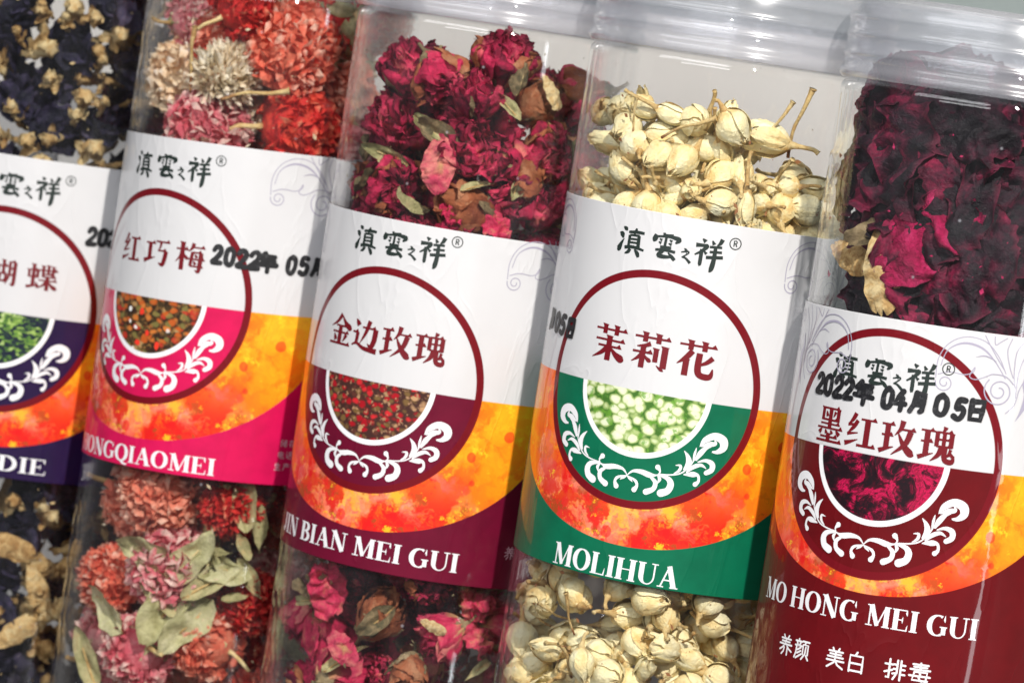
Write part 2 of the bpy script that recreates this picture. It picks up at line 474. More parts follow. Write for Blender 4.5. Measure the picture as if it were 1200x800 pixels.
MONO = {
    '0': [[(50, 4), (22, 18), (14, 50), (22, 84), (50, 97), (76, 84), (84, 50), (76, 18), (50, 4)]],
    '2': [[(16, 24), (30, 7), (58, 5), (76, 22), (70, 44), (40, 70), (14, 95), (84, 95)]],
    '4': [[(60, 4), (34, 34), (12, 66), (88, 66)], [(64, 40), (60, 98)]],
    '5': [[(80, 6), (34, 6), (26, 44), (56, 40), (80, 58), (72, 86), (44, 97), (16, 88)]],
    '年': [[(34, 4), (10, 34)], [(24, 20), (84, 20)], [(30, 44), (82, 44)], [(30, 44), (26, 68)], [(4, 70), (96, 70)], [(56, 20), (54, 108)]],
    '月': [[(30, 6), (28, 60), (8, 98)], [(30, 8), (82, 8), (80, 92), (66, 92)], [(32, 36), (80, 36)], [(30, 62), (80, 62)]],
    '日': [[(22, 6), (20, 94), (80, 94), (82, 6), (22, 6)], [(22, 50), (80, 50)]],
    '养': [[(30, 2), (37, 13)], [(70, 2), (62, 13)], [(14, 19, ), (86, 19)], [(20, 33), (80, 33)], [(4, 47), (96, 47)], [(50, 19), (44, 44), (28, 64), (6, 78)], [(56, 50), (72, 66), (96, 78)], [(40, 64), (36, 84), (22, 99)], [(64, 64), (64, 99)]],
    '颜': [[(4, 12), (48, 12)], [(26, 1), (26, 12)], [(15, 19), (20, 30)], [(39, 19), (33, 30)], [(2, 34), (50, 34)], [(12, 34), (10, 70), (1, 96)], [(42, 42), (20, 55)], [(44, 58), (20, 72)], [(48, 74), (14, 97)], [(54, 8), (99, 8)], [(76, 8), (70, 22)], [(59, 72), (59, 24), (93, 24), (93, 72)], [(76, 34), (74, 68), (52, 98)], [(82, 76), (98, 96)]],
    '美': [[(32, 1), (38, 13)], [(68, 1), (62, 13)], [(12, 17), (88, 17)], [(20, 31), (80, 31)], [(8, 45), (92, 45)], [(50, 17), (50, 45)], [(3, 63), (97, 63)], [(50, 48), (44, 72), (8, 98)], [(52, 64), (64, 82), (94, 98)]],
    '白': [[(52, 0), (42, 17)], [(14, 98), (14, 18), (86, 18), (86, 98)], [(14, 56), (86, 56)], [(14, 93), (86, 93)]],
    '排': [[(1, 26), (38, 26)], [(22, 1), (22, 94), (10, 90)], [(0, 66), (38, 52)], [(60, 3), (60, 66), (44, 98)], [(77, 3), (77, 99)], [(42, 24), (60, 24)], [(44, 46), (60, 46)], [(40, 70), (60, 66)], [(77, 24), (98, 24)], [(77, 46), (97, 46)], [(77, 70), (99, 70)]],
    '毒': [[(14, 8), (86, 8)], [(20, 20), (80, 20)], [(4, 33), (96, 33)], [(50, 0), (50, 33)], [(24, 44), (16, 86), (88, 86)], [(24, 44), (84, 44), (80, 88), (74, 99), (62, 97)], [(1, 65), (99, 65)], [(48, 48), (53, 58)], [(46, 70), (51, 81)]],
    '储': [[(24, 2), (4, 42)], [(16, 30), (16, 98)], [(34, 8), (42, 18)], [(30, 38), (42, 38), (42, 84), (52, 76)], [(56, 18), (88, 18)], [(72, 2), (72, 36)], [(50, 36), (98, 36)], [(92, 8), (52, 58)], [(62, 50), (62, 96), (90, 96), (90, 50), (62, 50)], [(62, 73), (90, 73)]],
    '存': [[(6, 20), (94, 20)], [(42, 2), (30, 44), (6, 68)], [(26, 50), (26, 98)], [(46, 40), (84, 40), (66, 56)], [(66, 56), (68, 94), (54, 90)], [(40, 68), (96, 68)]],
    '电': [[(16, 22), (16, 72), (84, 72), (84, 22), (16, 22)], [(16, 47), (84, 47)], [(50, 2), (50, 94), (94, 94), (96, 80)]],
    '话': [[(10, 6), (20, 18)], [(2, 38), (20, 38), (20, 88), (34, 76)], [(88, 4), (42, 16)], [(36, 38), (98, 38)], [(66, 14), (66, 58)], [(46, 60), (46, 96), (88, 96), (88, 60), (46, 60)]],
    '生': [[(28, 6), (12, 42)], [(22, 30), (88, 30)], [(16, 60), (84, 60)], [(4, 94), (96, 94)], [(50, 2), (50, 94)]],
    '产': [[(50, 0), (54, 12)], [(12, 16), (90, 16)], [(30, 22), (36, 38)], [(70, 22), (62, 38)], [(16, 44), (94, 44)], [(18, 44), (16, 76), (4, 98)]],
    'R': [[(30, 90), (30, 10), (58, 10), (72, 22), (70, 40), (56, 50), (30, 50)], [(54, 50), (76, 90)]],
}
CURVED = {'0', '2', '5'}


def draw_mono(pr, ch, u0, v1, w, h, pen, slant=0.0, jitter=0.0, rng=None):
    for s in MONO[ch]:
        pts = []
        for x, y in s:
            if rng: x += rng.uniform(-1, 1) * jitter; y += rng.uniform(-1, 1) * jitter
            pts.append((u0 + x / 100 * w + slant * (1 - y / 100) * h, v1 - y / 100 * h, pen * (1 + (rng.uniform(-.12, .12) if rng else 0))))
        pr.stroke(pts, 'round', ch in CURVED)


BRUSH = {
    '滇': [[(14, 2, 4), (24, 8, 12), (30, 14, 3)], [(2, 24, 3), (12, 30, 15), (18, 44, 4)], [(0, 88, 4), (6, 84, 16), (14, 62, 9), (22, 44, 2)],
           [(36, 18, 7), (66, 14, 9), (94, 14, 8)], [(64, 0, 5), (62, 10, 9), (58, 24, 6)], [(42, 28, 9), (42, 72, 9)], [(76, 26, 10), (78, 70, 11)],
           [(42, 28, 6), (78, 26, 7)], [(44, 42, 6), (76, 40, 6)], [(44, 55, 6), (76, 53, 6)], [(28, 76, 9), (60, 70, 9), (100, 76, 6)], [(50, 78, 10), (44, 90, 10), (32, 98, 3)], [(66, 78, 4), (78, 90, 12), (84, 104, 8)]],
    '雲': [[(40, 0, 8), (44, 8, 7), (74, 4, 5)], [(14, 12, 14), (8, 30, 16), (4, 40, 4)], [(16, 18, 6), (60, 12, 8), (96, 18, 14), (84, 34, 5)], [(50, 6, 8), (48, 50, 8)],
           [(26, 26, 3), (36, 30, 9)], [(24, 38, 3), (34, 42, 9)], [(62, 24, 3), (72, 30, 9)], [(60, 38, 3), (72, 42, 9)], [(32, 56, 8), (72, 54, 8)],
           [(16, 70, 7), (50, 66, 8), (88, 68, 8)], [(46, 68, 9), (30, 88, 13), (50, 92, 11), (78, 88, 6)], [(62, 74, 3), (78, 88, 11), (90, 100, 10)]],
    '之': [[(30, 2, 5), (48, 12, 14), (56, 20, 4)], [(8, 32, 7), (60, 20, 11), (72, 32, 8), (20, 68, 9)], [(20, 66, 7), (54, 70, 12), (98, 100, 16)], [(50, 24, 3), (58, 42, 6)]],
    '祥': [[(22, 0, 4), (34, 10, 13)], [(2, 26, 12), (30, 24, 9), (40, 26, 12), (26, 44, 9), (2, 62, 4)], [(24, 38, 10), (24, 92, 10), (22, 96, 3)], [(32, 44, 4), (42, 54, 9)],
           [(56, 2, 4), (64, 16, 11)], [(90, -8, 12), (84, 8, 10), (74, 18, 3)], [(50, 26, 7), (92, 22, 7)], [(52, 44, 7), (94, 40, 7)], [(42, 66, 9), (100, 58, 9)], [(70, 22, 9), (70, 70, 12), (66, 104, 13), (60, 118, 3)]],
}


def draw_brush(pr, ch, u0, v1, w, h):
    for s in BRUSH[ch]:
        pts = [(u0 + x * w / 100, v1 - y * h / 100, t * h / 100 * 1.35) for x, y, t in s]
        pr.stroke(pts, 'flat', True)


ORNAMENT = [[(0.0, -0.561, 0.003), (0.035, -0.528, 0.013), (0.091, -0.523, 0.026), (0.148, -0.534, 0.029), (0.185, -0.528, 0.009), (0.221, -0.514, 0.004)], [(0.161, -0.548, 0.015), (0.191, -0.575, 0.024), (0.184, -0.618, 0.026), (0.14, -0.645, 0.033)], [(0.201, -0.525, 0.009), (0.21, -0.499, 0.008), (0.191, -0.474, 0.029)], [(0.211, -0.523, 0.009), (0.266, -0.535, 0.026), (0.29, -0.568, 0.035), (0.277, -0.613, 0.037), (0.236, -0.636, 0.042)], [(0.201, -0.53, 0.007), (0.215, -0.549, 0.018), (0.204, -0.58, 0.002)], [(0.01, -0.566, 0.003), (0.061, -0.587, 0.015), (0.076, -0.616, 0.015), (0.062, -0.645, 0.029)], [(0.0, -0.564, 0.003), (0.02, -0.578, 0.015), (0.043, -0.598, 0.002)], [(0.215, -0.515, 0.003), (0.283, -0.508, 0.007), (0.344, -0.486, 0.007), (0.389, -0.436, 0.007), (0.417, -0.379, 0.005), (0.428, -0.345, 0.003)], [(0.298, -0.497, 0.002), (0.329, -0.472, 0.015), (0.333, -0.44, 0.013), (0.3, -0.442, 0.002)], [(0.356, -0.464, 0.007), (0.381, -0.416, 0.031), (0.37, -0.375, 0.022), (0.341, -0.34, 0.002)], [(0.406, -0.396, 0.003), (0.41, -0.35, 0.013), (0.415, -0.308, 0.002)], [(0.422, -0.391, 0.009), (0.444, -0.343, 0.029), (0.476, -0.301, 0.02), (0.509, -0.289, 0.002)], [(0.434, -0.299, 0.002), (0.462, -0.251, 0.031), (0.52, -0.218, 0.04), (0.577, -0.238, 0.048), (0.587, -0.283, 0.042), (0.554, -0.315, 0.024), (0.517, -0.32, 0.007)], [(0.442, -0.296, 0.004), (0.491, -0.275, 0.026), (0.53, -0.265, 0.02), (0.522, -0.239, 0.002)], [(0.436, -0.399, 0.004), (0.486, -0.382, 0.018), (0.53, -0.397, 0.029), (0.534, -0.436, 0.029), (0.502, -0.46, 0.026)], [(0.376, -0.477, 0.007), (0.41, -0.438, 0.022), (0.459, -0.415, 0.018), (0.498, -0.433, 0.002)], [(0.36, -0.493, 0.004), (0.416, -0.483, 0.029), (0.453, -0.485, 0.015), (0.462, -0.521, 0.015), (0.444, -0.544, 0.026)]]


def spiral(cx, cy_, r0, r1, a0, turns, w, n=30):
    return [(cx + (r0 + (r1 - r0) * t / n) * math.cos(a0 + turns * 2 * math.pi * t / n), cy_ + (r0 + (r1 - r0) * t / n) * math.sin(a0 + turns * 2 * math.pi * t / n), w) for t in range(n + 1)]


def corner_scroll(pr, x, y, mx=1, s=1.0):
    """thin grey scrollwork whose left-hand end starts at (x, y)"""
    w = 0.006
    T = lambda pts: [(x + mx * p[0] * s, y + p[1] * s, (p[2] if len(p) > 2 else w) * s) for p in pts]
    st = [
        [(0.0, -0.10), (0.0, 0.02), (0.05, 0.12), (0.15, 0.175), (0.27, 0.16), (0.36, 0.08), (0.42, -0.02)],
        [(0.02, -0.02), (0.05, 0.08), (0.14, 0.135, .013), (0.25, 0.12, .014), (0.34, 0.05, .008), (0.42, -0.05)],
        spiral(0.055, -0.12, 0.055, 0.012, math.pi * .95, 1.6, 0.007),
        [(0.01, -0.075), (0.08, -0.05), (0.17, -0.055), (0.22, -0.03), (0.225, 0.0)], [(0.225, 0.0), (0.20, -0.06), (0.24, -0.075), (0.30, -0.05)],
        spiral(0.39, -0.13, 0.095, 0.02, math.pi * .75, 1.9, 0.008),
        [(0.26, 0.20), (0.30, 0.14), (0.36, 0.06), (0.41, 0.0)], [(0.32, 0.20), (0.33, 0.15), (0.36, 0.17), (0.40, 0.20)],
        [(0.43, 0.20), (0.41, 0.12), (0.44, 0.02), (0.47, -0.04)], [(0.52, 0.20), (0.47, 0.12), (0.47, 0.0), (0.49, -0.10)],
        [(0.60, 0.18), (0.53, 0.10), (0.50, 0.0), (0.50, -0.16)], spiral(0.66, 0.12, 0.05, 0.01, 0, 1.5, 0.006),
        [(0.57, 0.02), (0.55, -0.06, .03), (0.58, -0.14, .05), (0.55, -0.24, .02), (0.52, -0.3, .003)],
        [(0.56, -0.02), (0.52, -0.10), (0.50, -0.20), (0.45, -0.26)], [(0.30, -0.05), (0.34, -0.03), (0.42, -0.035), (0.48, -0.08)],
        [(0.22, 0.06, .002), (0.28, 0.075, .008), (0.35, 0.05, .002)], [(0.62, -0.1), (0.68, -0.06), (0.74, -0.09), (0.76, -0.16)],
    ]
    for q in st: pr.stroke(T([(*p, w) if len(p) == 2 else p for p in q]), 'flat', True)


# ------------------------------------------------------------------ label material
BAND = [(0.016, 0.005, 0.045), (0.60, 0.004, 0.080), (0.130, 0.001, 0.020), (0.0, 0.130, 0.062), (0.120, 0.0005, 0.003)]
RED = (0.145, 0.001, 0.006)


def label_material(j):
    mt, nt, out = new_mat("printed_label_paper")
    g = G(nt)
    uvn = g.n('ShaderNodeUVMap'); uvn.uv_map = 'uv'
    uv = uvn.outputs[0]
    sx = g.n('ShaderNodeSeparateXYZ'); nt.links.new(uv, sx.inputs[0])
    u, v = sx.outputs[0], sx.outputs[1]
    dist = lambda cx, cy_: g.m('SQRT', g.m('ADD', g.m('POWER', g.m('ABSOLUTE', g.m('SUBTRACT', u, cx)), 2.0), g.m('POWER', g.m('ABSOLUTE', g.m('SUBTRACT', v, cy_)), 2.0)))
    e = 0.0025
    below = g.sstep(v, -0.012 + e, -0.012 - e)
    # the autumn watercolour
    wob = g.noise(uv, 3.0, 4, 0.65, col=True)
    wv = g.addv(uv, g.scalev(wob, 0.45))
    n1 = g.noise(g.addv(wv, (0.4, 0.9, 0)), 1.1, 3, 0.5)
    n2 = g.noise(g.addv(wv, (3.1, 1.7, 0)), 2.3, 5, 0.62)
    n3 = g.noise(g.addv(uv, (7.7, 2.2, 0)), 5, 7, 0.75)
    side = g.m('ABSOLUTE', g.m('SUBTRACT', u, 0.0))
    base = g.m('ADD', n1, g.m('MULTIPLY', g.m('SUBTRACT', n2, 0.5), 0.55))
    base = g.m('ADD', base, g.m('MULTIPLY', g.m('ADD', v, 0.75), -0.16))
    base = g.m('ADD', base, g.m('MULTIPLY', g.m('SUBTRACT', side, 0.75), -0.26))
    col = g.ramp(base, [(0.16, (0.86, 0.48, 0.015)), (0.27, (0.90, 0.34, 0.010)), (0.37, (0.94, 0.25, 0.006)), (0.46, (0.92, 0.11, 0.012)), (0.56, (0.88, 0.25, 0.15)), (0.66, (0.78, 0.02, 0.012))])
    oc = g.noise(g.addv(wv, (5.5, 8.1, 0)), 3.2, 6, 0.68)
    col = g.mix(g.m('MULTIPLY', g.sstep(oc, 0.47, 0.60), 0.75), col, (0.93, 0.20, 0.008))
    yl = g.noise(g.addv(wv, (9.5, 2.1, 0)), 2.6, 6, 0.68)
    col = g.mix(g.m('MULTIPLY', g.sstep(yl, 0.54, 0.64), 0.5), col, (0.92, 0.56, 0.02))
    low = g.sstep(v, -0.45, -0.85)
    blot = g.m('MULTIPLY', g.sstep(n2, 0.485, 0.56), g.m('ADD', g.m('MULTIPLY', low, 0.75), 0.25))
    col = g.mix(g.m('MULTIPLY', blot, 0.9), col, (0.66, 0.008, 0.008))
    brown = g.m('MULTIPLY', g.sstep(n3, 0.52, 0.60), g.m('ADD', g.m('MULTIPLY', low, 0.6), 0.12))
    col = g.mix(brown, col, (0.28, 0.07, 0.012))
    ye = g.m('MULTIPLY', g.sstep(g.noise(g.addv(uv, (1.3, 9.2, 0)), 4.0, 7, 0.78), 0.56, 0.62), 0.75)
    col = g.mix(ye, col, (0.88, 0.58, 0.02))
    vo = g.voro(g.addv(uv, g.scalev(wob, 0.04)), 5.5)
    spots = g.m('MULTIPLY', g.sstep(vo.outputs['Distance'], 0.24, 0.20), g.sstep(vo.outputs['Color'], 0.66, 0.70))
    col = g.mix(g.m('MULTIPLY', spots, 0.7), col, (0.74, 0.012, 0.01))
    # the colour band under its wide arc
    arc = (0.03, 0.53, 1.55) if j != 4 else (0.02, 0.67, 1.53)
    band = g.sstep(dist(arc[0], arc[1]), arc[2] - e, arc[2] + e)
    bandc = g.mix(g.sstep(g.noise(uv, 6, 4), 0.3, 0.8), BAND[j], tuple(c * 0.82 for c in BAND[j]))
    col = g.mix(band, col, bandc)
    white = g.mix(g.noise(uv, 3, 3), (0.60, 0.60, 0.61), (0.56, 0.56, 0.57))
    col = g.mix(below, white, col)
    # medallion
    d0 = dist(0, 0)
    inring = g.sstep(d0, 0.745 + e, 0.745 - e)
    med = g.mix(below, white, bandc)
    dd = dist(0.0, 0.012)
    rim = g.m('MULTIPLY', below, g.sstep(dd, 0.455 + e, 0.455 - e))
    med = g.mix(rim, med, (0.80, 0.80, 0.82))
    pic = g.m('MULTIPLY', below, g.sstep(dd, 0.42 + e, 0.42 - e))
    sv = g.addv(uv, g.scalev(g.noise(uv, 9, 2, col=True), 0.06))
    if j == 3:
        vb = g.voro(g.scalev(sv, (1, 1.25, 1)), 14.5)
        fill = g.ramp(vb.outputs['Distance'], [(0.0, (0.72, 0.75, 0.60)), (0.44, (0.62, 0.67, 0.44)), (0.54, (0.36, 0.46, 0.17)), (0.72, (0.05, 0.14, 0.02))])
        fill = g.mix(g.m('MULTIPLY', g.sstep(g.noise(uv, 13, 4), 0.54, 0.64), 0.8), fill, (0.12, 0.30, 0.03))
    elif j == 2:
        vb = g.voro(g.scalev(sv, (1, 1.4, 1)), 19)
        k = g.n('ShaderNodeSeparateColor'); nt.links.new(vb.outputs['Color'], k.inputs[0])
        hue = g.ramp(k.outputs[0], [(0.0, (0.35, 0.005, 0.012)), (0.35, (0.55, 0.02, 0.025)), (0.5, (0.16, 0.09, 0.03)), (0.7, (0.45, 0.26, 0.13)), (0.85, (0.10, 0.03, 0.02))], 'CONSTANT')
        fill = g.mix(g.sstep(vb.outputs['Distance'], 0.28, 0.7), hue, (0.05, 0.018, 0.014))
        fill = g.mix(g.sstep(g.noise(uv, 26, 4), 0.56, 0.66), fill, (0.36, 0.20, 0.11))
    elif j == 1:
        vb = g.voro(g.scalev(sv, (1, 1, 1)), 13)
        k = g.n('ShaderNodeSeparateColor'); nt.links.new(vb.outputs['Color'], k.inputs[0])
        vc = g.voro(g.scalev(sv, (1, 1.5, 1)), 17)
        k2 = g.n('ShaderNodeSeparateColor'); nt.links.new(vc.outputs['Color'], k2.inputs[0])
        fill = g.ramp(k2.outputs[0], [(0.0, (0.45, 0.09, 0.015)), (0.2, (0.05, 0.03, 0.012)), (0.35, (0.55, 0.16, 0.03)), (0.5, (0.17, 0.14, 0.04)), (0.65, (0.42, 0.03, 0.015)), (0.78, (0.36, 0.22, 0.09)), (0.9, (0.03, 0.015, 0.01))], 'CONSTANT')
        fill = g.mix(g.sstep(vc.outputs['Distance'], 0.35, 0.75), fill, (0.03, 0.015, 0.008))
        fill = g.mix(g.m('MULTIPLY', g.sstep(g.noise(sv, 30, 4, 0.7), 0.5, 0.66), 0.6), fill, (0.40, 0.20, 0.06))
        dots_ = g.sstep(vb.outputs['Distance'], 0.26, 0.20)
        fill = g.mix(g.m('MULTIPLY', dots_, g.sstep(k.outputs[0], 0.74, 0.76)), fill, (0.78, 0.76, 0.72))
        fill = g.mix(g.m('MULTIPLY', g.sstep(vb.outputs['Distance'], 0.34, 0.30), g.sstep(k.outputs[1], 0.80, 0.82)), fill, (0.75, 0.04, 0.02))
    elif j == 0:
        fill = g.ramp(g.noise(g.scalev(sv, (1, 1.7, 1)), 15, 3, 0.6, 1.2), [(0.40, (0.008, 0.01, 0.03)), (0.50, (0.015, 0.03, 0.03)), (0.55, (0.08, 0.20, 0.03)), (0.62, (0.28, 0.42, 0.08)), (0.72, (0.60, 0.66, 0.40))])
    else:
        sw = g.noise(sv, 5.0, 6, 0.72, 1.3)
        fill = g.ramp(g.m('ADD', sw, g.m('MULTIPLY', u, 0.05)), [(0.44, (0.010, 0.003, 0.006)), (0.50, (0.05, 0.002, 0.010)), (0.54, (0.22, 0.003, 0.03)), (0.585, (0.55, 0.006, 0.075)), (0.62, (0.16, 0.003, 0.02)), (0.68, (0.48, 0.008, 0.06))])
        fill = g.mix(g.m('MULTIPLY', g.sstep(g.noise(g.scalev(sv, (1, 2.5, 1)), 24, 4, 0.7), 0.5, 0.7), 0.5), fill, (0.03, 0.002, 0.008))
    med = g.mix(pic, med, fill)
    col = g.mix(inring, col, med)
    ring = g.m('MULTIPLY', g.sstep(d0, 0.773 + e, 0.773 - e), g.sstep(d0, 0.722 - e, 0.722 + e))
    col = g.mix(ring, col, RED)
    # creases, a little waviness of the stuck-on paper
    w1 = g.noise(g.scalev(uv, (1.6, 0.35, 1)), 1.6, 2)
    w2 = g.noise(uv, 60, 2)
    cr = g.m('POWER', g.m('SUBTRACT', 1.0, g.m('ABSOLUTE', g.m('SUBTRACT', g.noise(g.scalev(uv, (1.3, 0.5, 1)), 2.1, 3, 0.5, 0.6), 0.5))), 40.0)
    nrm = g.bump(g.m('ADD', g.m('ADD', w1, g.m('MULTIPLY', cr, 0.12)), g.m('MULTIPLY', w2, 0.004)), 0.16, 0.02 * S)
    nb = g.bump(g.m('ADD', g.m('MULTIPLY', cr, 0.5), g.m('MULTIPLY', w2, 0.02)), 0.35, 0.012 * S)
    b = principled(g, col, 0.5, 0.55, 0.05, None, 0.2)
    g.put(b.inputs['Coat Normal'], nrm); g.put(b.inputs['Normal'], nb)
    nt.links.new(b.outputs[0], out.inputs[0])
    return mt


INK_RED = simple_mat("dark_red_ink", RED, 0.4, 0.6, 0.08)
INK_BLACK = simple_mat("black_brush_ink", (0.012, 0.022, 0.018), 0.4, 0.6, 0.08)
mt, nt, out = new_mat("black_stamp_ink"); g = G(nt)
tc = g.n('ShaderNodeTexCoord')
nz_ = g.noise(g.scalev(tc.outputs['Object'], 1 / S), 26, 4, 0.7)
nt.links.new(principled(g, g.mix(g.sstep(nz_, 0.50, 0.72), (0.006, 0.006, 0.008), (0.055, 0.055, 0.06)), 0.45, 0.2, 0.2).outputs[0], out.inputs[0])
INK_STAMP = mt
INK_WHITE = simple_mat("white_label_ink", (0.78, 0.78, 0.80), 0.45, 0.6, 0.08)
INK_GREY = simple_mat("pale_grey_violet_ink", (0.34, 0.32, 0.41), 0.45, 0.6, 0.08)
INK_PALE = simple_mat("faint_pink_ink", (0.62, 0.35, 0.42), 0.45, 0.6, 0.08)
PLASTIC = clear_plastic("clear_jar_plastic", 0.008)
LID_PLASTIC = clear_plastic("milky_lid_plastic", 0.19, (0.965, 0.97, 0.985), 0.2, False, (0.84, 0.85, 0.91))
NECK_PLASTIC = clear_plastic("neck_plastic", 0.05, (0.96, 0.965, 0.98), 0.05, False, (0.66, 0.68, 0.75))

# ------------------------------------------------------------------ setting: shelf and what shows behind
mt, nt, out = new_mat("pale_shelf_laminate"); g = G(nt)
tc = g.n('ShaderNodeTexCoord')
c_ = g.mix(g.noise(tc.outputs['Object'], 14, 4), (0.20, 0.19, 0.18), (0.26, 0.25, 0.24))
nt.links.new(principled(g, c_, 0.35).outputs[0], out.inputs[0])
SHELF = mt
sh = link('shelf', mk_mesh('shelf', [(-40, -2.2, 0), (40, -2.2, 0), (40, 9, 0), (-40, 9, 0), (-40, -2.2, -0.8), (40, -2.2, -0.8), (40, 9, -0.8), (-40, 9, -0.8)],
                           [(0, 1, 2, 3), (7, 6, 5, 4), (0, 4, 5, 1), (1, 5, 6, 2), (2, 6, 7, 3), (3, 7, 4, 0)], SHELF, False))
sh['kind'] = 'structure'; sh['label'] = 'pale laminate shelf under the jars'
mt, nt, out = new_mat("grey_green_wall_paint"); g = G(nt)
tc = g.n('ShaderNodeTexCoord')
c_ = g.mix(g.noise(tc.outputs['Object'], 6, 4), (0.30, 0.35, 0.345), (0.36, 0.41, 0.40))
nt.links.new(principled(g, c_, 0.6, normal=g.bump(g.noise(tc.outputs['Object'], 300, 3), 0.2, 0.002)).outputs[0], out.inputs[0])
wl = link('wall', mk_mesh('wall', [(-70, 14, -12), (50, 14, -12), (50, 14, 36), (-70, 14, 36)], [(0, 1, 2, 3)], mt, False))
wl['kind'] = 'structure'; wl['label'] = 'grey green wall behind the jars'


def beveled_box(name, x0, x1, y0, y1, z0, z1, b, mat, parent=None):
    import bmesh
    bm = bmesh.new()
    vs = [bm.verts.new((x * S, y * S, z * S)) for x in (x0, x1) for y in (y0, y1) for z in (z0, z1)]
    for f in ((0, 1, 3, 2), (4, 6, 7, 5), (0, 4, 5, 1), (2, 3, 7, 6), (0, 2, 6, 4), (1, 5, 7, 3)):
        bm.faces.new([vs[i] for i in f])
    bmesh.ops.recalc_face_normals(bm, faces=bm.faces)
    bmesh.ops.bevel(bm, geom=list(bm.edges), offset=b * S, segments=3, affect='EDGES')
    me = bpy.data.meshes.new(name)
    bm.to_mesh(me); bm.free()
    me.materials.append(mat)
    return link(name, me, parent)


mt, nt, out = new_mat("white_carton_board"); g = G(nt)
tc = g.n('ShaderNodeTexCoord')
c_ = g.mix(g.noise(tc.outputs['Object'], 20, 4), (0.56, 0.54, 0.51), (0.64, 0.62, 0.58))
nt.links.new(principled(g, c_, 0.55).outputs[0], out.inputs[0])
bx = beveled_box('cardboard_box', -12, 1.35, 2.6, 6.5, 0.003, 6.3, 0.06, mt)
bx['label'] = 'plain white cardboard box standing behind the row of jars'; bx['category'] = 'box'

# ------------------------------------------------------------------ jars
JAR_LABELS = [
    'clear jar of dark navy petals with purple banded label, at the left edge',
    'clear jar of pink and red globe flowers with bright pink banded label',
    'clear jar of magenta dried roses with wine purple banded label',
    'clear jar of cream jasmine buds with green banded label',
    'clear jar of blackish red roses with dark red label, at the right end']


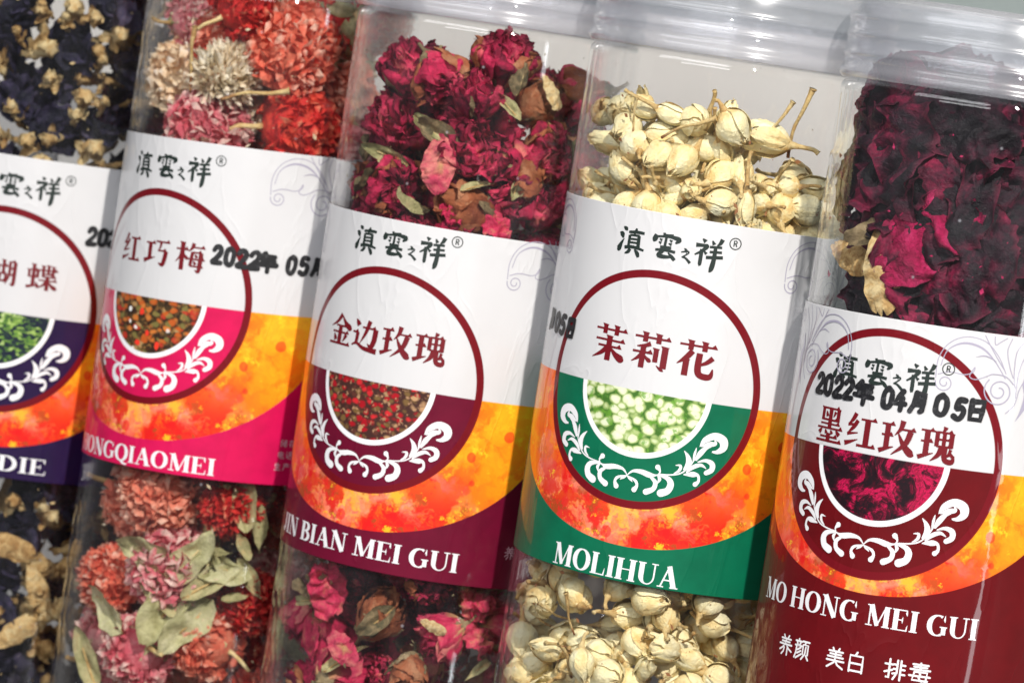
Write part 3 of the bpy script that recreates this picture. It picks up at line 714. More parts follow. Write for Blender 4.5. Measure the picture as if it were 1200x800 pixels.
def build_jar(j):
    root = bpy.data.objects.new('plastic_jar', None)
    COL.objects.link(root)
    root.empty_display_size = 0.01
    root.location = (JAR_X[j] * S, JAR_Y[j] * S, 0)
    root['label'] = JAR_LABELS[j]; root['category'] = 'jar'; root['group'] = 'clear plastic jars of dried flowers in a row'
    # wall, shoulder and neck of the body, outside then inside
    prof = [(0.0, 0.003), (0.93, 0.003), (0.975, 0.02), (1.0, 0.07), (1.0, 0.09), (1.0, 5.93), (1.0, 5.95), (0.995, 5.98), (0.975, 6.005), (0.93, 6.02), (0.93, 6.46),
            (0.90, 6.46), (0.90, 6.0), (0.955, 5.997), (0.968, 5.985), (0.97, 5.97), (0.97, 5.95), (0.97, 0.11), (0.97, 0.09), (0.94, 0.05), (0.0, 0.05)]
    Vv, Ff = revolve(prof, 160, False)
    body = link('body', mk_mesh('jar_body', Vv, Ff, PLASTIC), root)
    nk = link('neck_thread', mk_mesh('neck_thread', *revolve([(0.932, 6.12), (0.955, 6.135), (0.955, 6.155), (0.932, 6.17), (0.932, 6.26), (0.955, 6.275), (0.955, 6.295), (0.932, 6.31)], 128, False), NECK_PLASTIC), body)
    # lid: skirt with rounded rims and ribs, flat disc on top
    lp = [(0.985, LID_Z), (1.0, LID_Z - .012)]
    for k in range(7): lp.append((1.006 + .020 * math.sin(PI * k / 6), LID_Z - .008 + .075 * k / 6))
    for zc in (0.145, 0.265, 0.375):
        for k in range(7): lp.append((1.002 + .010 * math.sin(PI * k / 6), LID_Z + zc - .022 + .044 * k / 6))
    for k in range(8): lp.append((0.955 + .050 * math.cos(PI / 2 * k / 7), LID_TOP - .05 + .05 * math.sin(PI / 2 * k / 7)))
    lp += [(0.0, LID_TOP), (0.0, LID_TOP - 0.035), (0.94, LID_TOP - 0.035), (0.965, LID_Z + 0.44), (0.972, LID_Z + 0.2), (0.975, LID_Z + 0.02)]
    link('lid', mk_mesh('jar_lid', *revolve(lp, 160, True), LID_PLASTIC), root)
    # label sheet, wrapped nearly all the way round
    ca, sa = math.cos(SKEW[j]), math.sin(SKEW[j])
    U0, U1, n = -2.75 , 2.75, 150
    rows = [LABEL_BOT[j], LABEL_BOT[j] + .004, LABEL_BOT[j] + .008, -0.6, 0.0, 0.5, LABEL_TOP[j] - .008, LABEL_TOP[j] - .004, LABEL_TOP[j]]
    Vv, Ff, uvs = [], [], []
    for r in (1.0065, 1.0025):
        for i in range(n + 1):
            u = U0 + (U1 - U0) * i / n
            for v in rows:
                ph = u * ca - v * sa + PHI0[j]; z = u * sa + v * ca + RING_Z[j]
                Vv.append((r * math.sin(ph), -r * math.cos(ph), z)); uvs.append((u, v))
    k = len(rows); off = (n + 1) * k
    for i in range(n):
        for q in range(k - 1):
            a = i * k + q
            Ff.append((a, a + k, a + k + 1, a + 1))
            Ff.append((off + a + 1, off + a + k + 1, off + a + k, off + a))
        a, b = i * k, i * k + k - 1
        Ff.append((a, off + a, off + a + k, a + k)); Ff.append((b, b + k, off + b + k, off + b))
    for q in range(k - 1):
        Ff.append((q, q + 1, off + q + 1, off + q)); a = n * k + q
        Ff.append((a, off + a, off + a + 1, a + 1))
    lab = link('label', mk_mesh('jar_label', Vv, Ff, label_material(j), True, uvs), root)
    lab.data.shade_flat() if False else None
    # print on it
    dv = -0.44 if j == 4 else 0.0
    du = -0.075 if j == 4 else 0.0
    br = Print(j, 1.0075)
    for ch, x, y, w, h in (('滇', -0.35, 1.015, 0.20, 0.175), ('雲', -0.10, 1.02, 0.185, 0.165), ('之', 0.095, 0.945, 0.075, 0.09), ('祥', 0.185, 1.025, 0.185, 0.175)):
        draw_brush(br, ch, x + du, y + dv, w, h)
    cx, cy_ = 0.435 + du, 1.025 + dv
    br.stroke(spiral(cx, cy_, 0.036, 0.036, 0, 1, 0.006, 20))
    draw_mono(br, 'R', cx - 0.021, cy_ + 0.023, 0.042, 0.046, 0.007)
    br.build('brand_writing', INK_BLACK, lab)
    nm = Print(j, 1.0075)
    if j == 3:
        for ch, x in zip('茉莉花', (-0.415, -0.115, 0.185)): draw_hanzi(nm, ch, x, 0.375, 0.235, 0.25)
    elif j == 2:
        for i, ch in enumerate('金边玫瑰'): draw_hanzi(nm, ch, -0.475 + i * 0.243, 0.395, 0.22, 0.222)
    elif j == 4:
        for i, ch in enumerate('墨红玫瑰'): draw_hanzi(nm, ch, -0.50 + i * 0.248, 0.232, 0.222, 0.225)
    elif j == 1:
        for i, ch in enumerate('红巧梅'): draw_hanzi(nm, ch, -0.40 + i * 0.285, 0.425, 0.21, 0.23)
    else:
        for i, ch in enumerate('蝴蝶'): draw_hanzi(nm, ch, -0.09 + i * 0.30, 0.385, 0.195, 0.22)
    nm.build('name_writing', INK_RED, lab)
    la = Print(j, 1.0075)
    if j == 3: draw_latin(la, 'MOLIHUA', -0.465, 0.435, -1.235, -1.095)
    if j == 2: draw_latin(la, 'JIN BIAN MEI GUI', -0.80, 0.80, -1.20, -1.07)
    if j == 4: draw_latin(la, 'MO HONG MEI GUI', -0.85, 0.775, -1.045, -0.915)
    if j == 1: draw_latin(la, 'HONGQIAOMEI', -0.73, 0.655, -1.205, -1.085)
    if j == 0: draw_latin(la, 'HU DIE', -0.22, 0.555, -1.185, -1.07)
    if j == 4:
        for ch, x, w in (('养', -0.555, .125), ('颜', -0.405, .12), ('美', -0.15, .125), ('白', -0.005, .115), ('排', 0.235, .125), ('毒', 0.385, .13)):
            draw_mono(la, ch, x, -1.225, w, 0.125, 0.012)
    la.build('white_lettering', INK_WHITE, lab)
    if j in (1, 2):
        sm = Print(j, 1.0075)
        rows_ = {1: [('储存', -0.90, .055, 1.10), ('电话', -0.985, .055, 1.085), ('生产', -1.07, .055, 1.07)], 2: [('养颜', -0.985, .09, 1.12)]}[j]
        for txt, vv, sz, uu in rows_:
            for i, ch in enumerate(txt): draw_mono(sm, ch, uu + i * sz * 1.2, vv, sz, sz, .007)
        sm.build('small_print', INK_PALE, lab)
    orn = Print(j, 1.0075)
    for s in ORNAMENT:
        for sg in (1, -1):
            cap = 'round' if s[-1][2] > 0.02 else 'flat'
            orn.stroke([(sg * x - 0.01, y, w * 1.14 + 0.001) for x, y, w in s], cap, True)
    orn.build('white_ornament', INK_WHITE, lab)
    sc = Print(j, 1.0075)
    if j == 4:
        corner_scroll(sc, 0.29, 0.62, 1, 1.0); corner_scroll(sc, -0.30, 0.62, -1, 1.0)
    else:
        corner_scroll(sc, 0.81, 0.93, 1, 1.0); corner_scroll(sc, -0.81, 0.93, -1, 1.0)
    sc.build('corner_scroll', INK_GREY, lab)
    st = Print(j, 1.011)
    rng = random.Random(50 + j)
    seq = []
    if j == 4: seq = [('2', -.575, .08, .425), ('0', -.49, .08, .425), ('2', -.40, .085, .425), ('2', -.315, .085, .425), ('年', -.23, .145, .425), ('0', -.03, .08, .415), ('4', .05, .085, .415), ('月', .155, .10, .42), ('0', .30, .09, .425), ('5', .415, .085, .415), ('日', .50, .115, .42)]
    if j == 1: seq = [('2', .445, .08, .425), ('0', .535, .08, .425), ('2', .62, .085, .42), ('2', .71, .085, .42), ('年', .765, .15, .42), ('0', .98, .075, .415), ('5', 1.07, .08, .415), ('月', 1.17, .10, .415)]
    if j == 3: seq = [('月', -1.02, .09, .37), ('0', -.90, .08, .36), ('5', -.81, .08, .355), ('日', -.715, .10, .35)]
    if j == 0: seq = [('2', .605, .08, .70), ('0', .69, .08, .70), ('2', .775, .085, .70), ('2', .86, .085, .70), ('年', .94, .13, .70)]
    for ch, x, w, vt in seq:
        draw_mono(st, ch, x, vt, w, 0.125, 0.035 if ch != '年' else 0.036, 0.06, 2.5, rng)
    if seq: st.build('date_stamp', INK_STAMP, lab)
    return root


for j in range(5): build_jar(j)
#@@FLOWERS@@
# ------------------------------------------------------------------ dried flowers
def flower_mat(name, stops, tone_mix=None, scale=2.2, rough=0.7, trans=0.2, vein=14.0, bump=0.5, edge=None, rnd=0.25, vw=0.35):
    """dried tissue: patchy colour, veins, per-piece variation, some light through it"""
    mt, nt, out = new_mat(name)
    g = G(nt)
    tc = g.n('ShaderNodeTexCoord')
    co = g.scalev(tc.outputs['Object'], 1 / S)
    oi = g.n('ShaderNodeObjectInfo')
    rv = g.n('ShaderNodeCombineXYZ')
    nt.links.new(oi.outputs['Random'], rv.inputs[0]); nt.links.new(oi.outputs['Random'], rv.inputs[2])
    co2 = g.addv(co, g.scalev(rv.outputs[0], 37.0))
    nz = g.noise(co2, scale, 5, 0.65, 0.4)
    x = g.m('ADD', nz, g.m('MULTIPLY', g.m('SUBTRACT', oi.outputs['Random'], 0.5), rnd))
    col = g.ramp(x, stops)
    at_ = g.n('ShaderNodeAttribute'); at_.attribute_name = 'tone'
    tone = at_.outputs['Fac']
    if tone_mix:
        lo, hi, c = tone_mix
        col = g.mix(g.m('MULTIPLY', g.sstep(g.m('ADD', tone, g.m('MULTIPLY', g.m('SUBTRACT', nz, 0.5), 0.7)), lo, hi), 0.9), col, c)
    if edge:
        col = g.mix(g.m('MULTIPLY', g.sstep(tone, 0.82, 1.0), 0.6), col, edge)
    fine = g.noise(g.scalev(co2, (1, 1, 0.25)), vein, 5, 0.7)
    col = g.mix(g.m('MULTIPLY', g.sstep(fine, 0.45, 0.75), vw), col, tuple(c * 0.45 for c in stops[0][1]))
    fold = g.noise(co2, 5.5, 4, 0.7, 1.0)
    nrm = g.bump(g.m('ADD', g.m('MULTIPLY', fine, 0.5), fold), bump, 0.06 * S)
    b = principled(g, col, rough, normal=nrm, spec=0.35)
    tl = g.n('ShaderNodeBsdfTranslucent'); g.put(tl.inputs[0], col)
    mx = g.n('ShaderNodeMixShader'); mx.inputs[0].default_value = trans
    nt.links.new(b.outputs[0], mx.inputs[1]); nt.links.new(tl.outputs[0], mx.inputs[2])
    nt.links.new(mx.outputs[0], out.inputs[0])
    return mt


M_ROSE = flower_mat("dried_magenta_petal", [(0.28, (0.11, 0.003, 0.022)), (0.39, (0.34, 0.006, 0.045)), (0.51, (0.62, 0.014, 0.085)), (0.64, (0.78, 0.06, 0.14)), (0.8, (0.80, 0.26, 0.18))], (0.15, -0.05, (0.42, 0.17, 0.07)), 1.6, edge=(0.20, 0.004, 0.03), rnd=0.34)
M_PINK = flower_mat("dried_pink_petal", [(0.3, (0.40, 0.012, 0.06)), (0.5, (0.66, 0.06, 0.13)), (0.7, (0.80, 0.26, 0.22))], (0.35, 0.05, (0.62, 0.36, 0.16)), 1.2)
M_BROWN = flower_mat("dried_brown_petal", [(0.3, (0.22, 0.05, 0.02)), (0.5, (0.42, 0.13, 0.05)), (0.7, (0.52, 0.24, 0.12))], None, 1.6)
M_DARK = flower_mat("blackish_red_petal", [(0.42, (0.006, 0.004, 0.007)), (0.52, (0.022, 0.003, 0.011)), (0.61, (0.085, 0.003, 0.022)), (0.70, (0.24, 0.005, 0.045)), (0.80, (0.44, 0.02, 0.09))], None, 1.5, 0.6, 0.2, edge=(0.22, 0.012, 0.05), rnd=0.2)
M_MAG = flower_mat("crimson_magenta_petal", [(0.32, (0.09, 0.002, 0.02)), (0.46, (0.26, 0.002, 0.045)), (0.58, (0.46, 0.006, 0.085)), (0.72, (0.58, 0.03, 0.14))], None, 2.6, 0.6, 0.2, edge=(0.12, 0.003, 0.03), bump=0.8)
M_NAVY = flower_mat("dried_navy_petal", [(0.3, (0.004, 0.005, 0.012)), (0.48, (0.012, 0.011, 0.030)), (0.6, (0.035, 0.027, 0.068)), (0.75, (0.12, 0.10, 0.16))], None, 1.8, 0.55, 0.12, rnd=0.2)
M_OCHRE = flower_mat("dried_ochre_calyx", [(0.3, (0.38, 0.20, 0.06)), (0.48, (0.66, 0.44, 0.18)), (0.64, (0.80, 0.64, 0.34))], None, 3.0)
M_LEAF = flower_mat("dried_olive_leaf", [(0.28, (0.20, 0.18, 0.07)), (0.44, (0.40, 0.38, 0.17)), (0.58, (0.58, 0.53, 0.27)), (0.72, (0.58, 0.40, 0.18))], None, 1.7)
M_PALE = flower_mat("pale_green_dry_leaf", [(0.3, (0.36, 0.34, 0.15)), (0.48, (0.60, 0.58, 0.31)), (0.64, (0.72, 0.68, 0.42))], None, 1.7)
M_SEPAL = flower_mat("dried_tan_sepal", [(0.3, (0.10, 0.09, 0.045)), (0.5, (0.27, 0.20, 0.10)), (0.7, (0.50, 0.38, 0.22))], None, 2.2)
M_CREAM = flower_mat("dried_cream_petal", [(0.24, (0.84, 0.56, 0.21)), (0.36, (0.94, 0.76, 0.37)), (0.50, (0.97, 0.86, 0.50)), (0.70, (0.98, 0.93, 0.64))], (0.20, -0.05, (0.80, 0.55, 0.20)), 1.3, 0.55, 0.10, 5.0, 0.5, edge=(0.90, 0.70, 0.34), vw=0.07)
M_TUBE = flower_mat("dried_amber_stalk", [(0.3, (0.56, 0.32, 0.10)), (0.5, (0.76, 0.55, 0.23)), (0.7, (0.86, 0.70, 0.36))], (0.25, 0.05, (0.30, 0.10, 0.03)), 3.0, 0.6, 0.2)
M_CORAL = flower_mat("coral_bract", [(0.3, (0.80, 0.11, 0.06)), (0.5, (0.90, 0.24, 0.14)), (0.7, (0.93, 0.42, 0.28))], (0.6, 1.25, (0.94, 0.66, 0.50)), 2.5, 0.5, 0.3)
M_HUSK = flower_mat("papery_straw_husk", [(0.3, (0.66, 0.46, 0.26)), (0.5, (0.84, 0.70, 0.46)), (0.7, (0.90, 0.80, 0.62))], None, 1.8, 0.6, 0.3, vw=0.2)
M_REDB = flower_mat("red_bract", [(0.3, (0.50, 0.010, 0.012)), (0.5, (0.76, 0.03, 0.025)), (0.7, (0.86, 0.11, 0.05))], (0.7, 1.3, (0.88, 0.35, 0.20)), 2.5, 0.5, 0.3)
M_PINKB = flower_mat("pink_bract", [(0.3, (0.72, 0.12, 0.16)), (0.5, (0.86, 0.30, 0.32)), (0.7, (0.92, 0.60, 0.52))], (0.45, 1.05, (0.90, 0.70, 0.60)), 2.5, 0.5, 0.3)
M_PEACH = flower_mat("peach_cream_bract", [(0.3, (0.86, 0.58, 0.34)), (0.5, (0.94, 0.76, 0.52)), (0.7, (0.96, 0.86, 0.68))], (0.75, 1.3, (0.97, 0.93, 0.84)), 2.0, 0.5, 0.2, vw=0.1)
M_STRAW = flower_mat("straw_bract", [(0.3, (0.92, 0.76, 0.52)), (0.5, (0.96, 0.88, 0.70)), (0.7, (0.97, 0.92, 0.82))], (0.10, -0.3, (0.86, 0.50, 0.34)), 2.0, 0.5, 0.2, vw=0.08)


def nv(x, y, z):
    return noise.noise(Vector((x, y, z)))


def wrapped_petal(name, seed, A, rho, zed, crum, mat, nu=13, nt_=13, spiral_=0.05, notch=0.06, smooth=True):
    """a petal hugging the flower's axis: rho(t), zed(t) give its profile, A its half angle"""
    Vv, Fc, tn = [], [], []
    o = seed * 17.31
    for i in range(nt_):
        t = i / (nt_ - 1)
        w = (0.45 + 0.55 * math.sin(math.pi * min(1, t * 0.75 + 0.1))) * (1 - 0.55 * max(0, t - 0.8) / 0.2 * 1.0)
        for k in range(nu):
            s = 2 * k / (nu - 1) - 1
            th = s * A * w
            tt = t * (1 + notch * nv(s * 2.2 + o, 3.3, o) - 0.05 * s * s)
            r = max(0.01, rho(tt)) + spiral_ * s
            z = zed(tt)
            x, y = r * math.cos(th), r * math.sin(th)
            q = (x * 2.6 + o, y * 2.6 - o, z * 2.6)
            d1 = noise.noise_vector(Vector(q)); d2 = noise.noise_vector(Vector((q[0] * 2.6, q[1] * 2.6, q[2] * 2.0)))
            f = crum * (0.35 + 0.65 * t)
            ruf = math.sin(s * 6.5 + o + 2.5 * nv(s * 2, o, t)) * crum * 0.55 * t ** 3
            wr = abs(nv(th * 5 + o, t * 1.5, o)) * crum * 0.9 - ruf
            x += f * (d1.x + 0.5 * d2.x) - wr * math.cos(th); y += f * (d1.y + 0.5 * d2.y) - wr * math.sin(th); z += f * 0.6 * (d1.z + 0.6 * d2.z)
            Vv.append((x, y, z)); tn.append(t)
    for i in range(nt_ - 1):
        for k in range(nu - 1):
            a = i * nu + k
            Fc.append((a, a + 1, a + nu + 1, a + nu))
    return mk_mesh(name, Vv, Fc, mat, smooth, None, tn)


def sheet(name, seed, L, W, cup, curl, crum, mat, point=1.0, nu=9, nt_=14, roll=0.0):
    """a loose leaf or petal: length along y from the origin, cupped and curled, dried unevenly"""
    Vv, Fc, tn = [], [], []
    o = seed * 9.7
    for i in range(nt_):
        t = i / (nt_ - 1)
        w = W * (math.sin(math.pi * (t ** 0.8) * 0.96 + 0.06) ** point)
        for k in range(nu):
            s = 2 * k / (nu - 1) - 1
            x = s * w
            y = L * t * (1 + 0.05 * nv(s * 2 + o, o, 0))
            z = cup * s * s * w + curl * t * t + roll * s * t
            d1 = noise.noise_vector(Vector((x * 4 / W * 0.5 + o, y * 3.5 / L, o)))
            d2 = noise.noise_vector(Vector((x * 8 / W * 0.5 + o, y * 8 / L, -o)))
            z += crum * (d1.x * 1.2 + d2.x * 0.5) - crum * 0.5 * (1 - min(1, abs(s) * 4))
            x += crum * 0.6 * d1.y; y += crum * 0.5 * d1.z
            Vv.append((x, y, z)); tn.append(t)
    for i in range(nt_ - 1):
        for k in range(nu - 1):
            a = i * nu + k
            Fc.append((a, a + 1, a + nu + 1, a + nu))
    return mk_mesh(name, Vv, Fc, mat, True, None, tn)


def folded(name, seed, L, W, mat, bend=.35, crum=.16, nu=26, nt_=30, fr=1.0):
    """a broad velvety petal, bent round the wall and finely folded"""
    Vv, Fc, tn = [], [], []
    o = seed * 13.7
    for i in range(nt_):
        t = i / (nt_ - 1)
        w = W * (math.sin(PI * (t ** 0.85) * 0.92 + 0.12) ** .55)
        for k in range(nu):
            q = 2 * k / (nu - 1) - 1
            x, y = q * w * (1 + .12 * nv(t * 4, o, 1)), L * t - L / 2 + .12 * L * nv(q * 2.5 + o, 2, o)
            z = -bend * (x * x + .3 * y * y)
            f1 = 1 - abs(nv(x * 1.0 * fr + o, y * 2.6 * fr + nv(x * 1.6, y * 1.6, o) * 1.2, o)) * 3.2
            f2 = 1 - abs(nv(x * 1.7 * fr - o, y * 5.0 * fr, o + 3)) * 3.0
            f3 = nv(x * 6, y * 10, o)
            z += crum * (f1 * .8 + f2 * .42 + f3 * .22)
            d = noise.noise_vector(Vector((x * 3 + o, y * 3, o)))
            x += crum * .7 * d.x; y += crum * .7 * d.y
            e = max(abs(q), abs(2 * t - 1))
            z += (e > .8) * (e - .8) * 5 * crum * .6 * math.sin(math.atan2(y, x) * 6 + o)
            Vv.append((x, y, z)); tn.append(e * .95)
    for i in range(nt_ - 1):
        for k in range(nu - 1):
            a = i * nu + k
            Fc.append((a, a + 1, a + nu + 1, a + nu))
    return mk_mesh(name, Vv, Fc, mat, True, None, tn)


def tube(name, pts, mat, n=8, lump=0.0, seed=0):
    """pts: (x, y, z, radius)"""
    Vv, Fc, tn = [], [], []
    P = catmull(pts, 4)
    for i, p in enumerate(P):
        c = Vector(p[:3])
        d = (Vector(P[min(i + 1, len(P) - 1)][:3]) - Vector(P[max(i - 1, 0)][:3])).normalized()
        a = d.cross(Vector((0.3, 1, 0.2))).normalized(); b = d.cross(a)
        for k in range(n):
            th = 2 * math.pi * k / n
            r = p[3] * (1 + lump * nv(math.cos(th) * 1.5 + seed, math.sin(th) * 1.5, i * 0.7 + seed))
            q = c + (a * math.cos(th) + b * math.sin(th)) * r
            Vv.append(tuple(q)); tn.append(i / (len(P) - 1))
    for i in range(len(P) - 1):
        for k in range(n):
            j = (k + 1) % n
            Fc.append((i * n + k, i * n + j, (i + 1) * n + j, (i + 1) * n + k))
    Fc.append(tuple(range(n))[::-1]); Fc.append(tuple(range((len(P) - 1) * n, len(P) * n)))
    return mk_mesh(name, Vv, Fc, mat, True, None, tn)


R3 = random.Random(4)
PI = math.pi


def rz(a): return Matrix.Rotation(a, 4, 'Z')


def rx(a): return Matrix.Rotation(a, 4, 'X')


# ---- roses: four layers of wrapped petals over a small calyx
def rose_spec(mat, crum, open_, seed, alt=None, sep=M_SEPAL, sepals=4, layers=((4, .20, 66), (6, .38, 52), (8, .58, 44), (9, .78, 38)), pinks=1):
    sp = []
    rg = random.Random(seed)
    for L, (n, r, A) in enumerate(layers):
        ms = []
        for v in range(3):
            rr = r; hh = 0.92 - 0.12 * L; op = open_ * (L / 3) * rg.uniform(0.4, 1.2)
            ms.append(wrapped_petal('rose_petal', seed * 31 + L * 7 + v, math.radians(A), lambda t, rr=rr, op=op: rr * math.sin(PI * min(1, t * 0.62 + 0.08)) ** 0.8 + op * t * t,
                                    lambda t, hh=hh: -0.72 + (hh + 0.72) * t - 0.10 * t ** 4, crum, alt if (alt and L == 3 and v < pinks) else mat))
        for k in range(n):
            a = 2 * PI * k / n + rg.uniform(-.3, .3) + L
            sp.append(('petal', ms[k % 3], rz(a) @ Matrix.Rotation(rg.uniform(-.18, .22), 4, 'Y') @ rx(rg.uniform(-.22, .22)) @ Matrix.Translation((0, 0, rg.uniform(-.10, .08))), None, []))
    cx = tube('rose_calyx', [(0, 0, -1.0, .05), (0, 0, -.9, .10), (0, 0, -.74, .26), (0, 0, -.6, .34), (0, 0, -.5, .25)], sep, 10, .3, seed)
    sp.append(('calyx', cx, Matrix.Identity(4), None, []))
    sm = [sheet('sepal', seed * 3 + v, 1.0, .17, .5, .45, .08, sep, .8) for v in range(2)]
    for k in range(sepals):
        a = 2 * PI * k / sepals + rg.uniform(-.4, .4)
        sp.append(('sepal', sm[k % 2], Matrix.Translation((0, 0, -.72)) @ rz(a) @ Matrix.Translation((0, .18, 0)) @ rx(rg.uniform(.5, 1.3)), None, []))
    sp.append(('stem', tube('rose_stem', [(0, 0, -.9, .07), (.04, 0, -1.08, .05), (.1, .03, -1.25, .055)], sep, 7, .3, seed), Matrix.Identity(4), None, []))
    return sp


# ---- globe flowers: a head of pointed bracts over leaves and a stalk
def bract_head(seed, mat, n, base, ln, wd, spread=0.35, squash=1.0, lift=1.4):
    rg = random.Random(seed)
    Vv, Fc, tn = [], [], []
    for i in range(n):
        zc = 1 - 1.72 * (i + .5) / n
        ph = i * 2.39996 + rg.uniform(-.15, .15)
        q = math.sqrt(max(0, 1 - zc * zc))
        nrm = Vector((q * math.cos(ph), q * math.sin(ph), zc * squash))
        d = (nrm + Vector((rg.uniform(-1, 1), rg.uniform(-1, 1), rg.uniform(.2, lift))) * spread).normalized()
        side = d.cross(nrm + Vector((.01, .02, .3))).normalized() if d.cross(nrm).length > 1e-3 else Vector((1, 0, 0))
        side = (side + nrm.cross(d) * rg.uniform(-.3, .3)).normalized()
        l = ln * rg.uniform(.7, 1.25); w = wd * rg.uniform(.7, 1.3)
        b = nrm * base * rg.uniform(.93, 1.0)
        up_ = side.cross(d).normalized()
        pts = [(b - side * w * .35, 0), (b + side * w * .35, 0), (b + d * l * .5 - side * w, .5), (b + d * l * .5 + up_ * w * .5, .55), (b + d * l * .5 + side * w, .5), (b + d * l + up_ * l * rg.uniform(-.12, .25), 1.0)]
        k = len(Vv)
        tj = rg.uniform(-.38, .38)
        for p, t in pts: Vv.append(tuple(p)); tn.append(t + tj)
        Fc += [(k, k + 1, k + 4, k + 3), (k, k + 3, k + 2), (k + 2, k + 3, k + 5), (k + 3, k + 4, k + 5)]
    k = len(Vv)                                  # core the bracts are rooted in
    nn, mm = 12, 8
    for i in range(mm + 1):
        for q in range(nn):
            th, f = 2 * PI * q / nn, PI * i / mm
            Vv.append((base * .93 * math.sin(f) * math.cos(th), base * .93 * math.sin(f) * math.sin(th), base * .93 * math.cos(f) * squash)); tn.append(0)
    for i in range(mm):
        for q in range(nn):
            Fc.append((k + i * nn + q, k + (i + 1) * nn + q, k + (i + 1) * nn + (q + 1) % nn, k + i * nn + (q + 1) % nn))
    return mk_mesh('bract_head', Vv, Fc, mat, False, None, tn)


def globe_spec(mat, seed, kind='ball', leaves=2, husks=0, hm=None):
    rg = random.Random(seed)
    if kind == 'ball': head = bract_head(seed, mat, 330, .78, .31, .15, .38, 1.0, 2.0)
    elif kind == 'tight': head = bract_head(seed, mat, 300, .82, .27, .175, .28, 1.05, 1.9)
    else: head = bract_head(seed, mat, 430, .60, .52, .11, .50, 1.15, 3.2)
    sp = [('flower_head', head, Matrix.Identity(4), None, [])]
    lf = [sheet('globe_leaf', seed + v, 1.25, .34, .35, .5, .10, M_LEAF, .9) for v in range(2)]
    for k in range(leaves):
        a = 2 * PI * k / max(1, leaves) + rg.uniform(-.5, .5)
        sp.append(('leaf', lf[k % 2], Matrix.Translation((0, 0, -.80)) @ rz(a) @ rx(rg.uniform(.15, .8)), None, []))
    if husks:
        hs = [sheet('globe_husk', seed * 3 + v, 1.25, .42, .6, .35, .12, hm or M_HUSK, .7) for v in range(2)]
        for k in range(husks):
            sp.append(('husk', hs[k % 2], Matrix.Translation((0, 0, -.75)) @ rz(2 * PI * k / husks + rg.uniform(-.4, .4)) @ Matrix.Translation((0, .25, 0)) @ rx(rg.uniform(.7, 1.35)), None, []))
    sp.append(('stalk', tube('globe_stalk', [(0, 0, -.7, .10), (.05, 0, -.95, .065), (.16, .06, -1.3, .06), (.32, .05, -1.5, .05)], M_TUBE, 7, .2, seed), Matrix.Identity(4), None, []))
    return sp


# ---- jasmine: a bulb of overlapping petals on a thin tube
def jasmine_spec(seed, open_=0.0, slim=1.0, stalk=1.0):
    rg = random.Random(seed)
    n = 5 if open_ < .2 else 6
    ms = []
    for v in range(3):
        ms.append(wrapped_petal('jasmine_petal', seed * 13 + v, math.radians(58 if open_ < .2 else 40),
                                lambda t: slim * .50 * math.sin(PI * min(1, (t * .93 + .03)) ** .82) ** .75 + open_ * t ** 3,
                                lambda t: -.42 + 1.12 * t * (1 - .12 * open_), (.042 + .06 * open_) * (1 + .3 * (seed % 2)), M_CREAM, 10, 12, .055, .12))
    sp = []
    for k in range(n):
        sp.append(('petal', ms[k % 3], rz(2 * PI * k / n + rg.uniform(-.15, .15)), None, []))
    sp.append(('core', tube('jasmine_core', [(0, 0, -.42, .10), (0, 0, -.30, .26 * slim), (0, 0, -.05, .43 * slim), (0, 0, .22, .42 * slim), (0, 0, .45, .25 * slim), (0, 0, .58, .05)], M_CREAM, 12, .12, seed), Matrix.Identity(4), None, []))
    b = rg.uniform(-.25, .25)
    sp.append(('stalk', tube('jasmine_stalk', [(0, 0, -.22, .15), (0, 0, -.42, .13), (b * .4, .03, -.62, .07), (b, .05, -.62 - .42 * stalk, .055), (b * 1.6, 0, -.62 - .6 * stalk, .07)], M_TUBE, 7, .25, seed), Matrix.Identity(4), None, []))
    return sp


# ---- navy flowers: limp crumpled petals round a lumpy ochre centre
def navy_spec(seed):
    rg = random.Random(seed)
    sp = []
    ms = [sheet('navy_petal', seed * 5 + v, 1.5, .60, .7, rg.uniform(-.7, .7), .26, M_NAVY, .6, 11, 12, rg.uniform(-.4, .4)) for v in range(4)]
    for k in range(8):
        d = Euler((rg.uniform(0, 2 * PI), rg.uniform(0, 2 * PI), rg.uniform(0, 2 * PI))).to_matrix().to_4x4()
        sp.append(('petal', ms[k % 4], d @ Matrix.Translation((rg.uniform(-.2, .2), -.7, rg.uniform(.15, .5))), None, []))
    return sp


def ochre_spec(seed):
    rg = random.Random(seed)
    sp = [('calyx', tube('ochre_calyx', [(0, 0, -1.35, .07), (.12, 0, -.8, .12), (.2, .1, -.2, .17), (.1, .1, .35, .20), (.02, 0, .9, .30), (.1, 0, 1.2, .20)], M_OCHRE, 10, 1.5, seed), Matrix.Identity(4), None, [])]
    sm = [sheet('ochre_lobe', seed + v, .9, .22, .5, .4, .12, M_OCHRE, .8, 7, 8) for v in range(2)]
    for k in range(4):
        sp.append(('lobe', sm[k % 2], Matrix.Translation((0, 0, rg.uniform(-.3, .4))) @ rz(k * 1.6 + rg.uniform(-.4, .4)) @ rx(rg.uniform(.2, 1.2)), None, []))
    return sp


def leaf_spec(seed, mat=None, W=.42, curl=.5, cup=.6, crum=.13):
    return [('blade', sheet('loose_leaf', seed, 2.0, W, cup, curl, crum, mat or M_LEAF, .7, 11, 16, .2), Matrix.Translation((0, -1, 0)), None, []),
            ('vein', tube('leaf_vein', [(0, -1.0, -.03, .04), (0, -.4, -.06, .035), (0, .3, -.02 + curl * .3, .025)], M_TUBE, 6), Matrix.Identity(4), None, [])]


